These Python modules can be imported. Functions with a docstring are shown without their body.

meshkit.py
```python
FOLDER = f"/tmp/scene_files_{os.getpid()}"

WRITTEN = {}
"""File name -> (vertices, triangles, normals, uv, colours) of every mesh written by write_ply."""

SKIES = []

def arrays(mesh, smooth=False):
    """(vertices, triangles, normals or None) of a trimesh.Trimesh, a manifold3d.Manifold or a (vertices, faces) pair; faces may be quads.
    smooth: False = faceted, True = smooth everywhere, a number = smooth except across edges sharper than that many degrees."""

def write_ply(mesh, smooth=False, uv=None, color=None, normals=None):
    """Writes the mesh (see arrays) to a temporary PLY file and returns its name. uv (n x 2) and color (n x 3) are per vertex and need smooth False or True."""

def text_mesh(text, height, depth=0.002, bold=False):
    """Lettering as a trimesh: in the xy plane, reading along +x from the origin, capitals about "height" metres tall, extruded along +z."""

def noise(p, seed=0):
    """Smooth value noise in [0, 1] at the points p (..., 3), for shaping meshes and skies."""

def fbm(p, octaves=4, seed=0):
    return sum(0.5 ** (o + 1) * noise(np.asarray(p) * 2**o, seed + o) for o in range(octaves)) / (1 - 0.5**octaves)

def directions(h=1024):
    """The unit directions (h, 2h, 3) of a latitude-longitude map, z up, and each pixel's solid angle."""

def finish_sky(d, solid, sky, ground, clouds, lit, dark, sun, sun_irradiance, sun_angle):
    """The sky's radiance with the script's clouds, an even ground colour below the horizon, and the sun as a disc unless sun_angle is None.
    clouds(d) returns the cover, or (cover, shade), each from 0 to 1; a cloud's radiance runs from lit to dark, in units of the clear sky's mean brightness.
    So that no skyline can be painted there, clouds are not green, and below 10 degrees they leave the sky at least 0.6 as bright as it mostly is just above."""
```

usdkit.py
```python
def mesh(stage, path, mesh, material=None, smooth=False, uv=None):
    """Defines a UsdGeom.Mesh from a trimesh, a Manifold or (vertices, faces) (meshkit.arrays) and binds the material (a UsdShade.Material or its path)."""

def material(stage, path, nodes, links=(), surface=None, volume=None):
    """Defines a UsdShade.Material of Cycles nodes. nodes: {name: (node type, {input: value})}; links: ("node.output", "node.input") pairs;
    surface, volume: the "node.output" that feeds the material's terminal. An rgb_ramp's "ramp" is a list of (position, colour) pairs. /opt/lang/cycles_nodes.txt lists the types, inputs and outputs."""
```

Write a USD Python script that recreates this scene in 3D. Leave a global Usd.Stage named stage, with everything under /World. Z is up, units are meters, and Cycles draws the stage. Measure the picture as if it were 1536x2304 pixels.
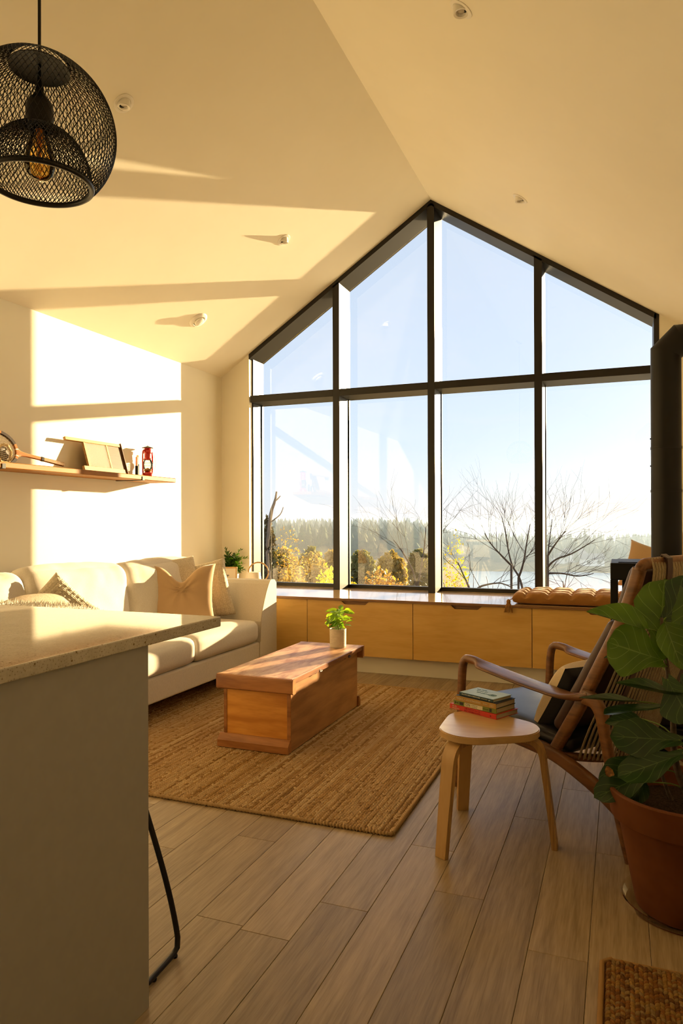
import math, random
import numpy as np, trimesh, manifold3d, usdkit, meshkit
from shapely.geometry import Polygon, Point, box as sbox
from shapely import affinity
from pxr import Usd, UsdGeom, UsdLux, UsdShade, Gf, Sdf, Vt

stage = Usd.Stage.CreateInMemory()
UsdGeom.SetStageUpAxis(stage, 'Z'); UsdGeom.SetStageMetersPerUnit(stage, 1.0)
UsdGeom.Xform.Define(stage, '/World'); UsdGeom.Scope.Define(stage, '/World/Looks')
rng = np.random.default_rng(7)
V = lambda *a: np.array(a, float)

# ---------------------------------------------------------------- camera
YAW, PITCH, ROLL, FPX, EYE = 0.374164, 2.449e-3, -2.933e-3, 1595.28, V(0, 0, 1.26)
fw = V(-math.sin(YAW) * math.cos(PITCH), math.cos(YAW) * math.cos(PITCH), math.sin(PITCH))
r0 = V(math.cos(YAW), math.sin(YAW), 0); u0 = np.cross(r0, fw)
RT = math.cos(ROLL) * r0 + math.sin(ROLL) * u0; UP = -math.sin(ROLL) * r0 + math.cos(ROLL) * u0
cam = UsdGeom.Camera.Define(stage, '/World/camera')
cam.CreateHorizontalApertureAttr(24.0); cam.CreateFocalLengthAttr(FPX / 1536 * 24)
cam.CreateVerticalApertureOffsetAttr(18.09 / 1536 * 24)
cam.CreateClippingRangeAttr((0.05, 60000.0))
m = np.eye(4); m[0, :3] = RT; m[1, :3] = UP; m[2, :3] = -fw; m[3, :3] = EYE
cam.AddTransformOp().Set(Gf.Matrix4d(m.tolist()))
cam.CreateExposureAttr(0.0)

def ray(px, py): return RT * (px - 768) / FPX + UP * (1170.09 - py) / FPX + fw
def at(px, py, x=None, y=None, z=None):
    """The world point that the photograph shows at (px, py) on the plane x, y or z."""
    d = ray(px, py); t = (x - EYE[0]) / d[0] if x is not None else (y - EYE[1]) / d[1] if y is not None else (z - EYE[2]) / d[2]
    return EYE + d * t

# ---------------------------------------------------------------- sun and sky
SUN_DIR = V(1.0, 2.264, 0.183 * 2.264); SUN_DIR /= np.linalg.norm(SUN_DIR)      # towards the sun
sun = UsdLux.DistantLight.Define(stage, '/World/sun')
sun.CreateAngleAttr(0.6); sun.CreateIntensityAttr(SUN_I := 66000.0); sun.CreateColorAttr(Gf.Vec3f(1.0, 0.75, 0.40))
zz = SUN_DIR; xx = np.cross(V(0, 0, 1), zz); xx /= np.linalg.norm(xx); yy = np.cross(zz, xx)
m = np.eye(4); m[0, :3] = xx; m[1, :3] = yy; m[2, :3] = zz
UsdGeom.Xformable(sun).AddTransformOp().Set(Gf.Matrix4d(m.tolist()))
sky = UsdLux.DomeLight.Define(stage, '/World/sky')
skym = usdkit.material(stage, '/World/Looks/sky_air', {
    's': ('sky_texture', {'sky_type': 'multiple_scattering', 'sun_disc': False, 'sun_elevation': math.radians(9.3), 'sun_rotation': math.radians(23.8), 'aerosol_density': 1.4}),
    'g': ('mix', {'mix_type': 'multiply', 'fac': 1.0, 'color2': (0.100, 0.107, 0.132)}),
    'c': ('mix', {'mix_type': 'mix', 'fac': 0.70, 'color2': (0.90, 1.02, 1.13)}),
    'tc': ('texture_coordinate', {}), 'mp': ('mapping', {'scale': (1.2, 1.2, 5.0)}), 'n': ('noise_texture', {'scale': 2.2, 'detail': 5.0, 'roughness': 0.55, 'distortion': 0.6}),
    'r': ('map_range', {'from_min': 0.5, 'from_max': 0.85, 'to_min': 0.0, 'to_max': 0.35, 'clamp': True}),
    'cl': ('mix', {'mix_type': 'mix', 'color2': (1.0, 1.0, 1.0)}),
    'b': ('background_shader', {'strength': 1.0})},
    [('s.color', 'g.color1'), ('g.color', 'c.color1'), ('tc.generated', 'mp.vector'), ('mp.vector', 'n.vector'), ('n.fac', 'r.value'), ('r.result', 'cl.fac'), ('c.color', 'cl.color1'), ('cl.color', 'b.color')], surface='b.background')
UsdShade.MaterialBindingAPI.Apply(sky.GetPrim()).Bind(skym)

# ---------------------------------------------------------------- naming, things and parts
used, PLACE = {}, {}
def numbered(parent, name):
    k = (parent, name); n = used.get(k, 0); used[k] = n + 1
    return f'{parent}/{name}' + (f'_{n:03d}' if n else '')
def tag(path, label=None, cat=None, group=None, kind=None):
    p = stage.GetPrimAtPath(path)
    for k, v in (('label', label), ('category', cat), ('group', group), ('kind', kind)):
        if v: p.SetCustomDataByKey(k, v)
    return path
def euler(rx=0, ry=0, rz=0):
    return trimesh.transformations.euler_matrix(rx, ry, rz)
def placed(loc, rot=None):
    M = np.eye(4) if rot is None else np.array(rot, float).copy()
    if M.shape == (3, 3): M4 = np.eye(4); M4[:3, :3] = M; M = M4
    M[:3, 3] = loc; return M
def thing(name, label=None, cat=None, loc=(0, 0, 0), rz=0, rot=None, group=None, kind=None):
    path = numbered('/World', name); x = UsdGeom.Xform.Define(stage, path)
    M = placed(loc, euler(rz=rz) if rot is None else rot)
    x.AddTransformOp().Set(Gf.Matrix4d(M.T.tolist())); PLACE[path] = M
    return tag(path, label, cat, group, kind)
def part(parent, name, mesh, mat, smooth=30, label=None, kind=None, world=False, uv=None):
    path = numbered(parent, name)
    if isinstance(mesh, list): mesh = join(*mesh)
    v, f, n = meshkit.arrays(mesh, False)
    if world:
        top = '/'.join(parent.split('/')[:3]); Mi = np.linalg.inv(PLACE[top]); v = v @ Mi[:3, :3].T + Mi[:3, 3]
    usdkit.mesh(stage, path, (v, f), mat, smooth=smooth, uv=uv)
    return tag(path, label, None, None, kind)
def solo(name, mesh, mat, label=None, cat=None, loc=None, smooth=30, group=None, kind=None, uv=None, rot=None):
    """A thing that is one mesh; loc makes it an Xform-less mesh in world coordinates moved to loc."""
    path = numbered('/World', name)
    if isinstance(mesh, list): mesh = join(*mesh)
    g = usdkit.mesh(stage, path, mesh, mat, smooth=smooth, uv=uv)
    if loc is not None:
        M = placed(loc, rot); g.AddTransformOp().Set(Gf.Matrix4d(M.T.tolist())); PLACE[path] = M
    return tag(path, label, cat, group, kind)
def dup(src, loc, rz=0, rot=None, label=None, group=None, scale=1.0):
    was = stage.GetPrimAtPath(src).GetCustomData(); base = src.split('/')[-1]
    if base[-4:-3] == '_' and base[-3:].isdigit(): base = base[:-4]
    path = numbered('/World', base); x = UsdGeom.Xform.Define(stage, path)
    x.GetPrim().GetReferences().AddInternalReference(src)
    M = placed(loc, euler(rz=rz) if rot is None else rot); M[:3, :3] *= scale
    x.MakeMatrixXform().Set(Gf.Matrix4d(M.T.tolist())); x.GetPrim().SetInstanceable(True)
    return tag(path, label or was.get('label'), was.get('category'), group or was.get('group'), None)

# ---------------------------------------------------------------- mesh builders
def join(*ms):
    vs, fs, n = [], [], 0
    for mm in ms:
        if isinstance(mm, list): mm = join(*mm)
        v, f, _ = meshkit.arrays(mm, False); vs.append(v); fs.append(f + n); n += len(v)
    return np.vstack(vs), np.vstack(fs)
def hull(p): return manifold3d.Manifold.hull_points(np.asarray(p, float))
def box(x0, x1, y0, y1, z0, z1, b=0.0):
    if b <= 0: 
        t = trimesh.creation.box([x1 - x0, y1 - y0, z1 - z0]); t.apply_translation([(x0 + x1) / 2, (y0 + y1) / 2, (z0 + z1) / 2]); return (t.vertices, t.faces)
    b = min(b, (x1 - x0) * .45, (y1 - y0) * .45, (z1 - z0) * .45); P = []
    for x, sx in ((x0, 1), (x1, -1)):
        for y, sy in ((y0, 1), (y1, -1)):
            for z, sz in ((z0, 1), (z1, -1)):
                P += [(x + sx * b, y + sy * b, z), (x + sx * b, y, z + sz * b), (x, y + sy * b, z + sz * b)]
    h = trimesh.convex.convex_hull(np.array(P)); return (h.vertices, h.faces)
def rbox(x0, x1, y0, y1, z0, z1, r, sub=1):
    s = trimesh.creation.icosphere(sub, r).vertices
    P = [s + V(x, y, z) for x in (x0 + r, x1 - r) for y in (y0 + r, y1 - r) for z in (z0 + r, z1 - r)]
    h = trimesh.convex.convex_hull(np.vstack(P)); return (h.vertices, h.faces)
def spline(P, n=24):
    P = np.asarray(P, float); d = np.r_[0, np.cumsum(np.linalg.norm(np.diff(P, axis=0), axis=1))]
    from scipy.interpolate import PchipInterpolator
    t = np.linspace(0, d[-1], n); return np.stack([PchipInterpolator(d, P[:, k])(t) for k in range(P.shape[1])], 1)
def sweep(P, prof, up=(0, 0, 1), closed=False, cap=True):
    """Sweep a closed 2-D profile (k x 2, or n x k x 2 for one per point) along points P; profile x goes sideways, y goes up."""
    P = np.asarray(P, float); n = len(P); prof = np.asarray(prof, float)
    if prof.ndim == 2: prof = np.repeat(prof[None], n, 0)
    T = np.roll(P, -1, 0) - np.roll(P, 1, 0) if closed else np.gradient(P, axis=0)
    T /= np.linalg.norm(T, axis=1, keepdims=True) + 1e-12
    up = np.asarray(up, float); up = np.repeat(up[None], n, 0) if up.ndim == 1 else up
    S = np.cross(T, up); bad = np.linalg.norm(S, axis=1) < 1e-3; S[bad] = np.cross(T[bad], V(0, 1, 0.01)); S /= np.linalg.norm(S, axis=1, keepdims=True)
    U = np.cross(S, T); k = prof.shape[1]
    v = (P[:, None] + prof[:, :, :1] * S[:, None] + prof[:, :, 1:] * U[:, None]).reshape(-1, 3)
    m_ = n if closed else n - 1; i, j = np.meshgrid(np.arange(m_), np.arange(k), indexing='ij'); i2 = (i + 1) % n; j2 = (j + 1) % k
    q = np.stack([i * k + j, i * k + j2, i2 * k + j2, i2 * k + j], -1).reshape(-1, 4); f = [np.vstack([q[:, [0, 1, 2]], q[:, [0, 2, 3]]])]
    if cap and not closed:
        v = np.vstack([v, P[:1] + 0, P[-1:] + 0]); a, b_ = len(v) - 2, len(v) - 1; jj = np.arange(k); j2 = (jj + 1) % k
        f += [np.stack([np.full(k, a), j2, jj], 1), np.stack([np.full(k, b_), (n - 1) * k + jj, (n - 1) * k + j2], 1)]
    f = np.vstack(f)
    t = trimesh.Trimesh(v, f, process=False)
    if not closed and cap and t.volume < 0 or closed and t.volume < 0: f = f[:, ::-1]
    return v, f
def ring2(rx, ry=None, k=10, p=2.0):
    ry = rx if ry is None else ry; a = np.arange(k) * 2 * math.pi / k; c, s = np.cos(a), np.sin(a)
    return np.stack([rx * np.sign(c) * np.abs(c) ** (2 / p), ry * np.sign(s) * np.abs(s) ** (2 / p)], 1)
def tube(P, r, k=8, closed=False, up=(0, 0, 1)):
    P = np.asarray(P, float); r = np.broadcast_to(r, (len(P),)); return sweep(P, np.stack([ring2(x, k=k) for x in r]), up, closed)
def lathe(prof, k=32, loc=(0, 0, 0)):
    """prof: (r, z) from bottom-outside upward; closed at the axis where r = 0."""
    prof = np.asarray(prof, float); a = np.arange(k) * 2 * math.pi / k
    v = np.stack([prof[:, :1] * np.cos(a), prof[:, :1] * np.sin(a), np.repeat(prof[:, 1:], k, 1)], -1).reshape(-1, 3) + V(*loc)
    n = len(prof); i, j = np.meshgrid(np.arange(n - 1), np.arange(k), indexing='ij'); j2 = (j + 1) % k
    q = np.stack([i * k + j, i * k + j2, (i + 1) * k + j2, (i + 1) * k + j], -1).reshape(-1, 4)
    return v, np.vstack([q[:, [0, 1, 2]], q[:, [0, 2, 3]]])
def prism(poly, h0, h1, axis='z'):
    """Extrude a shapely polygon. axis y: polygon is (x, z), extruded along y; axis x: polygon is (y, z)."""
    t = trimesh.creation.extrude_polygon(poly, h1 - h0); v = np.array(t.vertices); v[:, 2] += h0; f = np.array(t.faces)
    if axis == 'y': v = v[:, [0, 2, 1]]; f = f[:, ::-1]
    if axis == 'x': v = v[:, [2, 0, 1]]
    return v, f
def xf(mesh, loc=(0, 0, 0), rx=0, ry=0, rz=0, s=1.0, M=None):
    v, f, _ = meshkit.arrays(mesh, False); v = v * s; R = (euler(rx, ry, rz) if M is None else np.asarray(M))[:3, :3]
    return v @ R.T + V(*loc), f
def basis(x, z):
    """Rotation whose z axis is z and whose x axis is as near x as can be."""
    z = np.asarray(z, float) / np.linalg.norm(z); x = np.asarray(x, float) - z * (np.asarray(x, float) @ z); x /= np.linalg.norm(x)
    return np.stack([x, np.cross(z, x), z], 1)
def softbox(sx, sy, sz, r, bulge=(0, 0, 0), n=10, noise=0.0, seed=0, freq=6.0):
    """Upholstery: a rounded, slightly swollen box centred at the origin."""
    k = np.linspace(-1, 1, n + 1); G = np.stack(np.meshgrid(k, k, indexing='ij'), -1).reshape(-1, 2); i, j = np.meshgrid(np.arange(n), np.arange(n), indexing='ij')
    q = np.stack([i * (n + 1) + j, (i + 1) * (n + 1) + j, (i + 1) * (n + 1) + j + 1, i * (n + 1) + j + 1], -1).reshape(-1, 4); vs, fs, c = [], [], 0
    for ax in range(3):
        for s in (-1, 1):
            w = np.zeros((len(G), 3)); w[:, ax] = s; w[:, (ax + 1) % 3] = G[:, 0]; w[:, (ax + 2) % 3] = G[:, 1]
            vs.append(w); fs.append((q if s > 0 else q[:, ::-1]) + c); c += len(w)
    w = np.vstack(vs); f = np.vstack(fs); h = V(sx, sy, sz) / 2
    w = np.sign(w) * (1 - (1 - np.abs(w)) ** 1.35)
    p = w * h; inn = np.clip(p, -(h - r), h - r); d = p - inn; L = np.linalg.norm(d, axis=1, keepdims=True); p = inn + np.where(L > 1e-9, d / np.maximum(L, 1e-9) * r, 0)
    for ax in range(3):
        a, b = (ax + 1) % 3, (ax + 2) % 3
        p[:, ax] += np.sign(w[:, ax]) * np.abs(w[:, ax]) ** 2 * bulge[ax] * (1 - w[:, a] ** 2) * (1 - w[:, b] ** 2)
    t = trimesh.Trimesh(p, np.vstack([f[:, [0, 1, 2]], f[:, [0, 2, 3]]]), process=False); t.merge_vertices(digits_vertex=6)
    if noise: t.vertices = t.vertices + t.vertex_normals * (meshkit.fbm(t.vertices * freq + seed * 9.7, 3, seed)[:, None] - 0.0) * noise
    return np.array(t.vertices), np.array(t.faces)
def pillow(w, h, t, n=28, seed=0, wrinkle=0.012, ear=0.06, chop=0.0):
    """A throw cushion standing in the xz plane, base at z = 0, fronts facing +-y; chop dents the top edge."""
    k = np.linspace(-1, 1, n + 1); U, W = np.meshgrid(k, k, indexing='ij'); 
    edge = (1 - np.abs(U) ** 2.6) * (1 - np.abs(W) ** 2.6); th = t / 2 * np.maximum(edge, 0) ** 0.42
    pin = 1 - ear * (1 - np.abs(U) ** 2) * np.abs(W) ** 3; pin2 = 1 - ear * (1 - np.abs(W) ** 2) * np.abs(U) ** 3
    X = U * w / 2 * pin2; Z = (W * pin + 1) * h / 2; P = np.stack([X, Z * 0, Z], -1)
    if chop: fold = .012 * np.sin(np.arctan2(X, Z - h * .62 + 1e-6) * 9) * np.exp(-np.hypot(X, Z - h * .62) / .11)
    if chop: Z = Z - chop * np.exp(-(X / (w * .17)) ** 2) * np.clip((W + .2) / 1.2, 0, 1) ** 1.3
    nz = meshkit.fbm(np.stack([X * 5, Z * 5, X * 0 + seed * 3.1], -1).reshape(-1, 3), 3, seed).reshape(X.shape)
    nz2 = meshkit.fbm(np.stack([X * 5, Z * 5, X * 0 + seed * 3.1 + 7], -1).reshape(-1, 3), 3, seed + 5).reshape(X.shape)
    th = th + fold * np.maximum(edge, 0) if chop else th
    A = np.stack([X, -th - wrinkle * nz * (edge > 0), Z], -1).reshape(-1, 3); B = np.stack([X, th + wrinkle * nz2 * (edge > 0), Z], -1).reshape(-1, 3)
    i, j = np.meshgrid(np.arange(n), np.arange(n), indexing='ij'); q = np.stack([i * (n + 1) + j, (i + 1) * (n + 1) + j, (i + 1) * (n + 1) + j + 1, i * (n + 1) + j + 1], -1).reshape(-1, 4)
    f = np.vstack([q, q[:, ::-1] + len(A)]); t_ = trimesh.Trimesh(np.vstack([A, B]), np.vstack([f[:, [0, 1, 2]], f[:, [0, 2, 3]]]), process=False); t_.merge_vertices(digits_vertex=5)
    return np.array(t_.vertices), np.array(t_.faces)
def text_on(text, h, M, loc, depth=0.0006, width=None, bold=False):
    """Lettering laid on a plane: M's columns are reading direction, up, outward."""
    t = meshkit.text_mesh(text, h, depth, bold); v = np.array(t.vertices); v[:, 0] -= v[:, 0].min()
    if width: v[:, 0] *= width / v[:, 0].max()
    return v @ np.asarray(M).T + V(*loc), np.array(t.faces)

# ---------------------------------------------------------------- materials
def mat(name, color, rough=0.5, spec=0.5, metal=0.0, c2=None, scale=20.0, detail=4.0, lo=0.35, hi=0.65, stretch=(1, 1, 1), bump=0.0, bscale=None, bdist=0.01, coat=0.0, sheen=0.0, distortion=0.0, rand=0.0, world=False, extra=None, island=False):
    """A principled surface; c2 mixes a second colour in by noise, bump adds fine relief, rand varies brightness from piece to piece."""
    P = {'base_color': color, 'roughness': rough, 'specular_ior_level': spec, 'metallic': metal}
    if coat: P.update(coat_weight=coat, coat_roughness=0.08)
    if sheen: P.update(sheen_weight=sheen, sheen_roughness=0.4)
    if extra: P.update(extra)
    N, L = {'p': ('principled_bsdf', P)}, []
    if c2 is not None or bump or rand:
        N['tc'] = ('geometry', {}) if world else ('texture_coordinate', {}); src = 'tc.position' if world else 'tc.object'
        N['oi'] = ('object_info', {}); N['om'] = ('math', {'math_type': 'multiply', 'value2': 61.7}); N['oc'] = ('combine_xyz', {}); N['va'] = ('vector_math', {'vector_math_type': 'add', 'math_type': 'add'})
        L += [('oi.random', 'om.value1'), ('om.value', 'oc.x'), ('om.value', 'oc.y')]
        N['va'] = ('vector_math', {'math_type': 'add'}); L += [(src, 'va.vector1'), ('oc.vector', 'va.vector2')]
        N['mp'] = ('mapping', {'scale': stretch}); L += [('va.vector', 'mp.vector')]
    col = None
    if c2 is not None:
        N['n'] = ('noise_texture', {'scale': scale, 'detail': detail, 'roughness': 0.6, 'distortion': distortion}); N['r'] = ('rgb_ramp', {'ramp': [(lo, color), (hi, c2)]})
        L += [('mp.vector', 'n.vector'), ('n.fac', 'r.fac')]; col = 'r.color'
    if rand:
        N['rm'] = ('map_range', {'from_min': 0.0, 'from_max': 1.0, 'to_min': 1 - rand, 'to_max': 1 + rand}); N['rc'] = ('mix', {'mix_type': 'multiply', 'fac': 1.0, 'color1': color}); N['rx'] = ('combine_xyz', {})
        if island: N['gi'] = ('geometry', {})
        L += [('gi.random_per_island' if island else 'oi.random', 'rm.value'), ('rm.result', 'rx.x'), ('rm.result', 'rx.y'), ('rm.result', 'rx.z'), ('rx.vector', 'rc.color2')]
        if col: L += [(col, 'rc.color1')]
        col = 'rc.color'
    if col: L += [(col, 'p.base_color')]
    if bump:
        N['nb'] = ('noise_texture', {'scale': bscale or scale, 'detail': 3.0}); N['b'] = ('bump', {'strength': bump, 'distance': bdist}); L += [('mp.vector', 'nb.vector'), ('nb.fac', 'b.height'), ('b.normal', 'p.normal')]
    usdkit.material(stage, f'/World/Looks/{name}', N, L, surface='p.BSDF'); return f'/World/Looks/{name}'
def wood(name, dark, light, grain=(18, 1.0, 18), scale=1.6, rough=0.45, rand=0.12, rings=0.0, bump=0.12, coat=0.0, spec=0.4, lo=0.3, hi=0.7, fine=0.08):
    """Wood grain running along the axis with the small number in grain; rings mixes cathedral figure in."""
    N = {'p': ('principled_bsdf', {'roughness': rough, 'specular_ior_level': spec, 'coat_weight': coat, 'coat_roughness': 0.05}),
         'tc': ('texture_coordinate', {}), 'oi': ('object_info', {}), 'om': ('math', {'math_type': 'multiply', 'value2': 43.3}), 'oc': ('combine_xyz', {}), 'va': ('vector_math', {'math_type': 'add'}), 'mp': ('mapping', {'scale': grain}),
         'n': ('noise_texture', {'scale': scale, 'detail': 7.0, 'roughness': 0.62, 'distortion': 0.35}), 'n2': ('noise_texture', {'scale': scale * 5, 'detail': 3.0}),
         'w': ('noise_texture', {'scale': scale * 0.35, 'detail': 1.5, 'distortion': 0.4}), 'ws': ('math', {'math_type': 'multiply', 'value2': 44.0}), 'wf': ('math', {'math_type': 'sine'}), 'wa': ('map_range', {'from_min': -1.0, 'from_max': 1.0, 'to_min': -rings, 'to_max': rings}),
         'ad': ('math', {'math_type': 'add'}), 'fm': ('map_range', {'from_min': 0.2, 'from_max': 0.8, 'to_min': -fine, 'to_max': fine}), 'a2': ('math', {'math_type': 'add'}), 'r': ('rgb_ramp', {'ramp': [(lo, dark), ((lo + hi) / 2, tuple(0.45 * a + 0.55 * b for a, b in zip(dark, light))), (hi, light)]}),
         'rm': ('map_range', {'from_min': 0.0, 'from_max': 1.0, 'to_min': 1 - rand, 'to_max': 1 + rand}), 'rx': ('combine_xyz', {}), 'rc': ('mix', {'mix_type': 'multiply', 'fac': 1.0}), 'b': ('bump', {'strength': bump, 'distance': 0.002})}
    L = [('oi.random', 'om.value1'), ('om.value', 'oc.x'), ('om.value', 'oc.y'), ('om.value', 'oc.z'), ('tc.object', 'va.vector1'), ('oc.vector', 'va.vector2'), ('va.vector', 'mp.vector'), ('mp.vector', 'n.vector'), ('mp.vector', 'n2.vector'), ('mp.vector', 'w.vector'),
         ('w.fac', 'ws.value1'), ('ws.value', 'wf.value1'), ('wf.value', 'wa.value'), ('n.fac', 'ad.value1'), ('wa.result', 'ad.value2'), ('n2.fac', 'fm.value'), ('ad.value', 'a2.value1'), ('fm.result', 'a2.value2'), ('a2.value', 'r.fac'),
         ('oi.random', 'rm.value'), ('rm.result', 'rx.x'), ('rm.result', 'rx.y'), ('rm.result', 'rx.z'), ('r.color', 'rc.color1'), ('rx.vector', 'rc.color2'), ('rc.color', 'p.base_color'), ('n2.fac', 'b.height'), ('b.normal', 'p.normal')]
    usdkit.material(stage, f'/World/Looks/{name}', N, L, surface='p.BSDF'); return f'/World/Looks/{name}'
def pane_mat(name, ior=1.5, rough=0.0, tint=(1, 1, 1)):
    usdkit.material(stage, f'/World/Looks/{name}', {'f': ('fresnel', {'IOR': ior}), 't': ('transparent_bsdf', {'color': tint}), 'g': ('glossy_bsdf', {'color': (1, 1, 1), 'roughness': rough}), 'm': ('mix_closure', {})},
                    [('f.fac', 'm.fac'), ('t.BSDF', 'm.closure1'), ('g.BSDF', 'm.closure2')], surface='m.closure'); return f'/World/Looks/{name}'
def leaf_mat(name, c1, c2, vein=None, rough=0.35, trans=0.35, nv=6.0, rand=0.2):
    """A leaf: glossy top, light through the blade, and veins printed along its st coordinates (s along the midrib 0..1, t across -1..1)."""
    N = {'p': ('principled_bsdf', {'roughness': rough, 'specular_ior_level': 0.5}), 'tl': ('translucent_bsdf', {}), 'm': ('mix_closure', {'fac': trans}),
         'tc': ('texture_coordinate', {}), 'n': ('noise_texture', {'scale': 9.0, 'detail': 3.0}), 'r': ('rgb_ramp', {'ramp': [(0.35, c1), (0.65, c2)]}),
         'oi': ('object_info', {}), 'rm': ('map_range', {'from_min': 0.0, 'from_max': 1.0, 'to_min': 1 - rand, 'to_max': 1 + rand}), 'rx': ('combine_xyz', {}), 'rc': ('mix', {'mix_type': 'multiply', 'fac': 1.0}),
         'tg': ('mix', {'mix_type': 'multiply', 'fac': 1.0, 'color2': (1.3, 1.25, 0.5)})}
    L = [('tc.object', 'n.vector'), ('n.fac', 'r.fac'), ('oi.random', 'rm.value'), ('rm.result', 'rx.x'), ('rm.result', 'rx.y'), ('rm.result', 'rx.z'), ('r.color', 'rc.color1'), ('rx.vector', 'rc.color2'),
         ('rc.color', 'tg.color1'), ('tg.color', 'tl.color'), ('p.BSDF', 'm.closure1'), ('tl.BSDF', 'm.closure2')]
    if vein:
        N.update({'uv': ('uvmap', {'attribute': 'st'}), 'sx': ('separate_xyz', {}), 'ab': ('math', {'math_type': 'absolute'}), 'mid': ('math', {'math_type': 'less_than', 'value2': 0.028}),
                  'k': ('math', {'math_type': 'multiply', 'value2': 0.34}), 'k2': ('math', {'math_type': 'subtract'}), 'k3': ('math', {'math_type': 'multiply', 'value2': nv}), 'fr': ('math', {'math_type': 'fraction'}), 'sd': ('math', {'math_type': 'less_than', 'value2': 0.075}),
                  'mx': ('math', {'math_type': 'maximum'}), 'vm': ('mix', {'mix_type': 'mix', 'color2': vein})})
        L += [('uv.UV', 'sx.vector'), ('sx.y', 'ab.value1'), ('ab.value', 'mid.value1'), ('ab.value', 'k.value1'), ('sx.x', 'k2.value1'), ('k.value', 'k2.value2'), ('k2.value', 'k3.value1'), ('k3.value', 'fr.value1'), ('fr.value', 'sd.value1'),
              ('mid.value', 'mx.value1'), ('sd.value', 'mx.value2'), ('mx.value', 'vm.fac'), ('rc.color', 'vm.color1'), ('vm.color', 'p.base_color')]
    else: L += [('rc.color', 'p.base_color')]
    usdkit.material(stage, f'/World/Looks/{name}', N, L, surface='m.closure'); return f'/World/Looks/{name}'

WALL = mat('wall_paint', (0.84, 0.79, 0.655), 0.6, spec=0.25, c2=(0.855, 0.805, 0.67), scale=3.0, bump=0.05, bscale=90.0, bdist=0.002)
BLACK = mat('black_powder_coat', (0.007, 0.007, 0.0075), 0.36, spec=0.35, bump=0.05, bscale=300.0, bdist=0.001)
BLACKM = mat('matt_black_steel', (0.007, 0.0065, 0.006), 0.5, spec=0.28, bump=0.06, bscale=160.0, bdist=0.001)
PANE = pane_mat('window_glass', 1.5)
BRONZE = mat('dark_bronze_frame', (0.0095, 0.008, 0.0065), 0.43, spec=0.40, bump=0.04, bscale=300.0, bdist=0.001)
WHITE = mat('white_plastic', (0.80, 0.76, 0.68), 0.35, c2=(0.82, 0.78, 0.70), scale=8.0)
# ================================================================ THE ROOM
XL, XR, XM, YW, YB, SL = -3.734, 0.604, -1.57, 6.21, -3.6, 0.661
def ceil_z(x): return 4.147 - SL * abs(x - XM)
YO = 6.52                                                                    # outer face of the gable wall

# floor: oak planks, joints where the photograph shows them
PLANK = [wood(f'oak_plank_{c}', d, l, grain=(24, 1.3, 24), scale=1.5, rough=0.40, rand=0.09, rings=0.045, bump=0.14, spec=0.42, lo=.25, hi=.75, fine=.22)
         for c, d, l in (('grey', (0.205, 0.138, 0.074), (0.37, 0.27, 0.158)), ('warm', (0.215, 0.142, 0.072), (0.395, 0.286, 0.162)), ('pale', (0.27, 0.188, 0.100), (0.45, 0.33, 0.198)))]
floor = thing('floor', kind='structure')
part(floor, 'subfloor', box(XL - .1, XR + .1, YB - .1, YO, -0.12, -0.0075), mat('subfloor_dark', (0.03, 0.02, 0.014), 0.8))
JOINT = {-6: 1.929, -5: 2.164, -8: 2.504, -3: 2.371, -4: 2.676, -1: 2.142, -2: 3.09, 0: 2.863, -7: 3.30, -9: 1.35, 1: 2.45, 2: 1.95, 3: 3.3}
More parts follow.
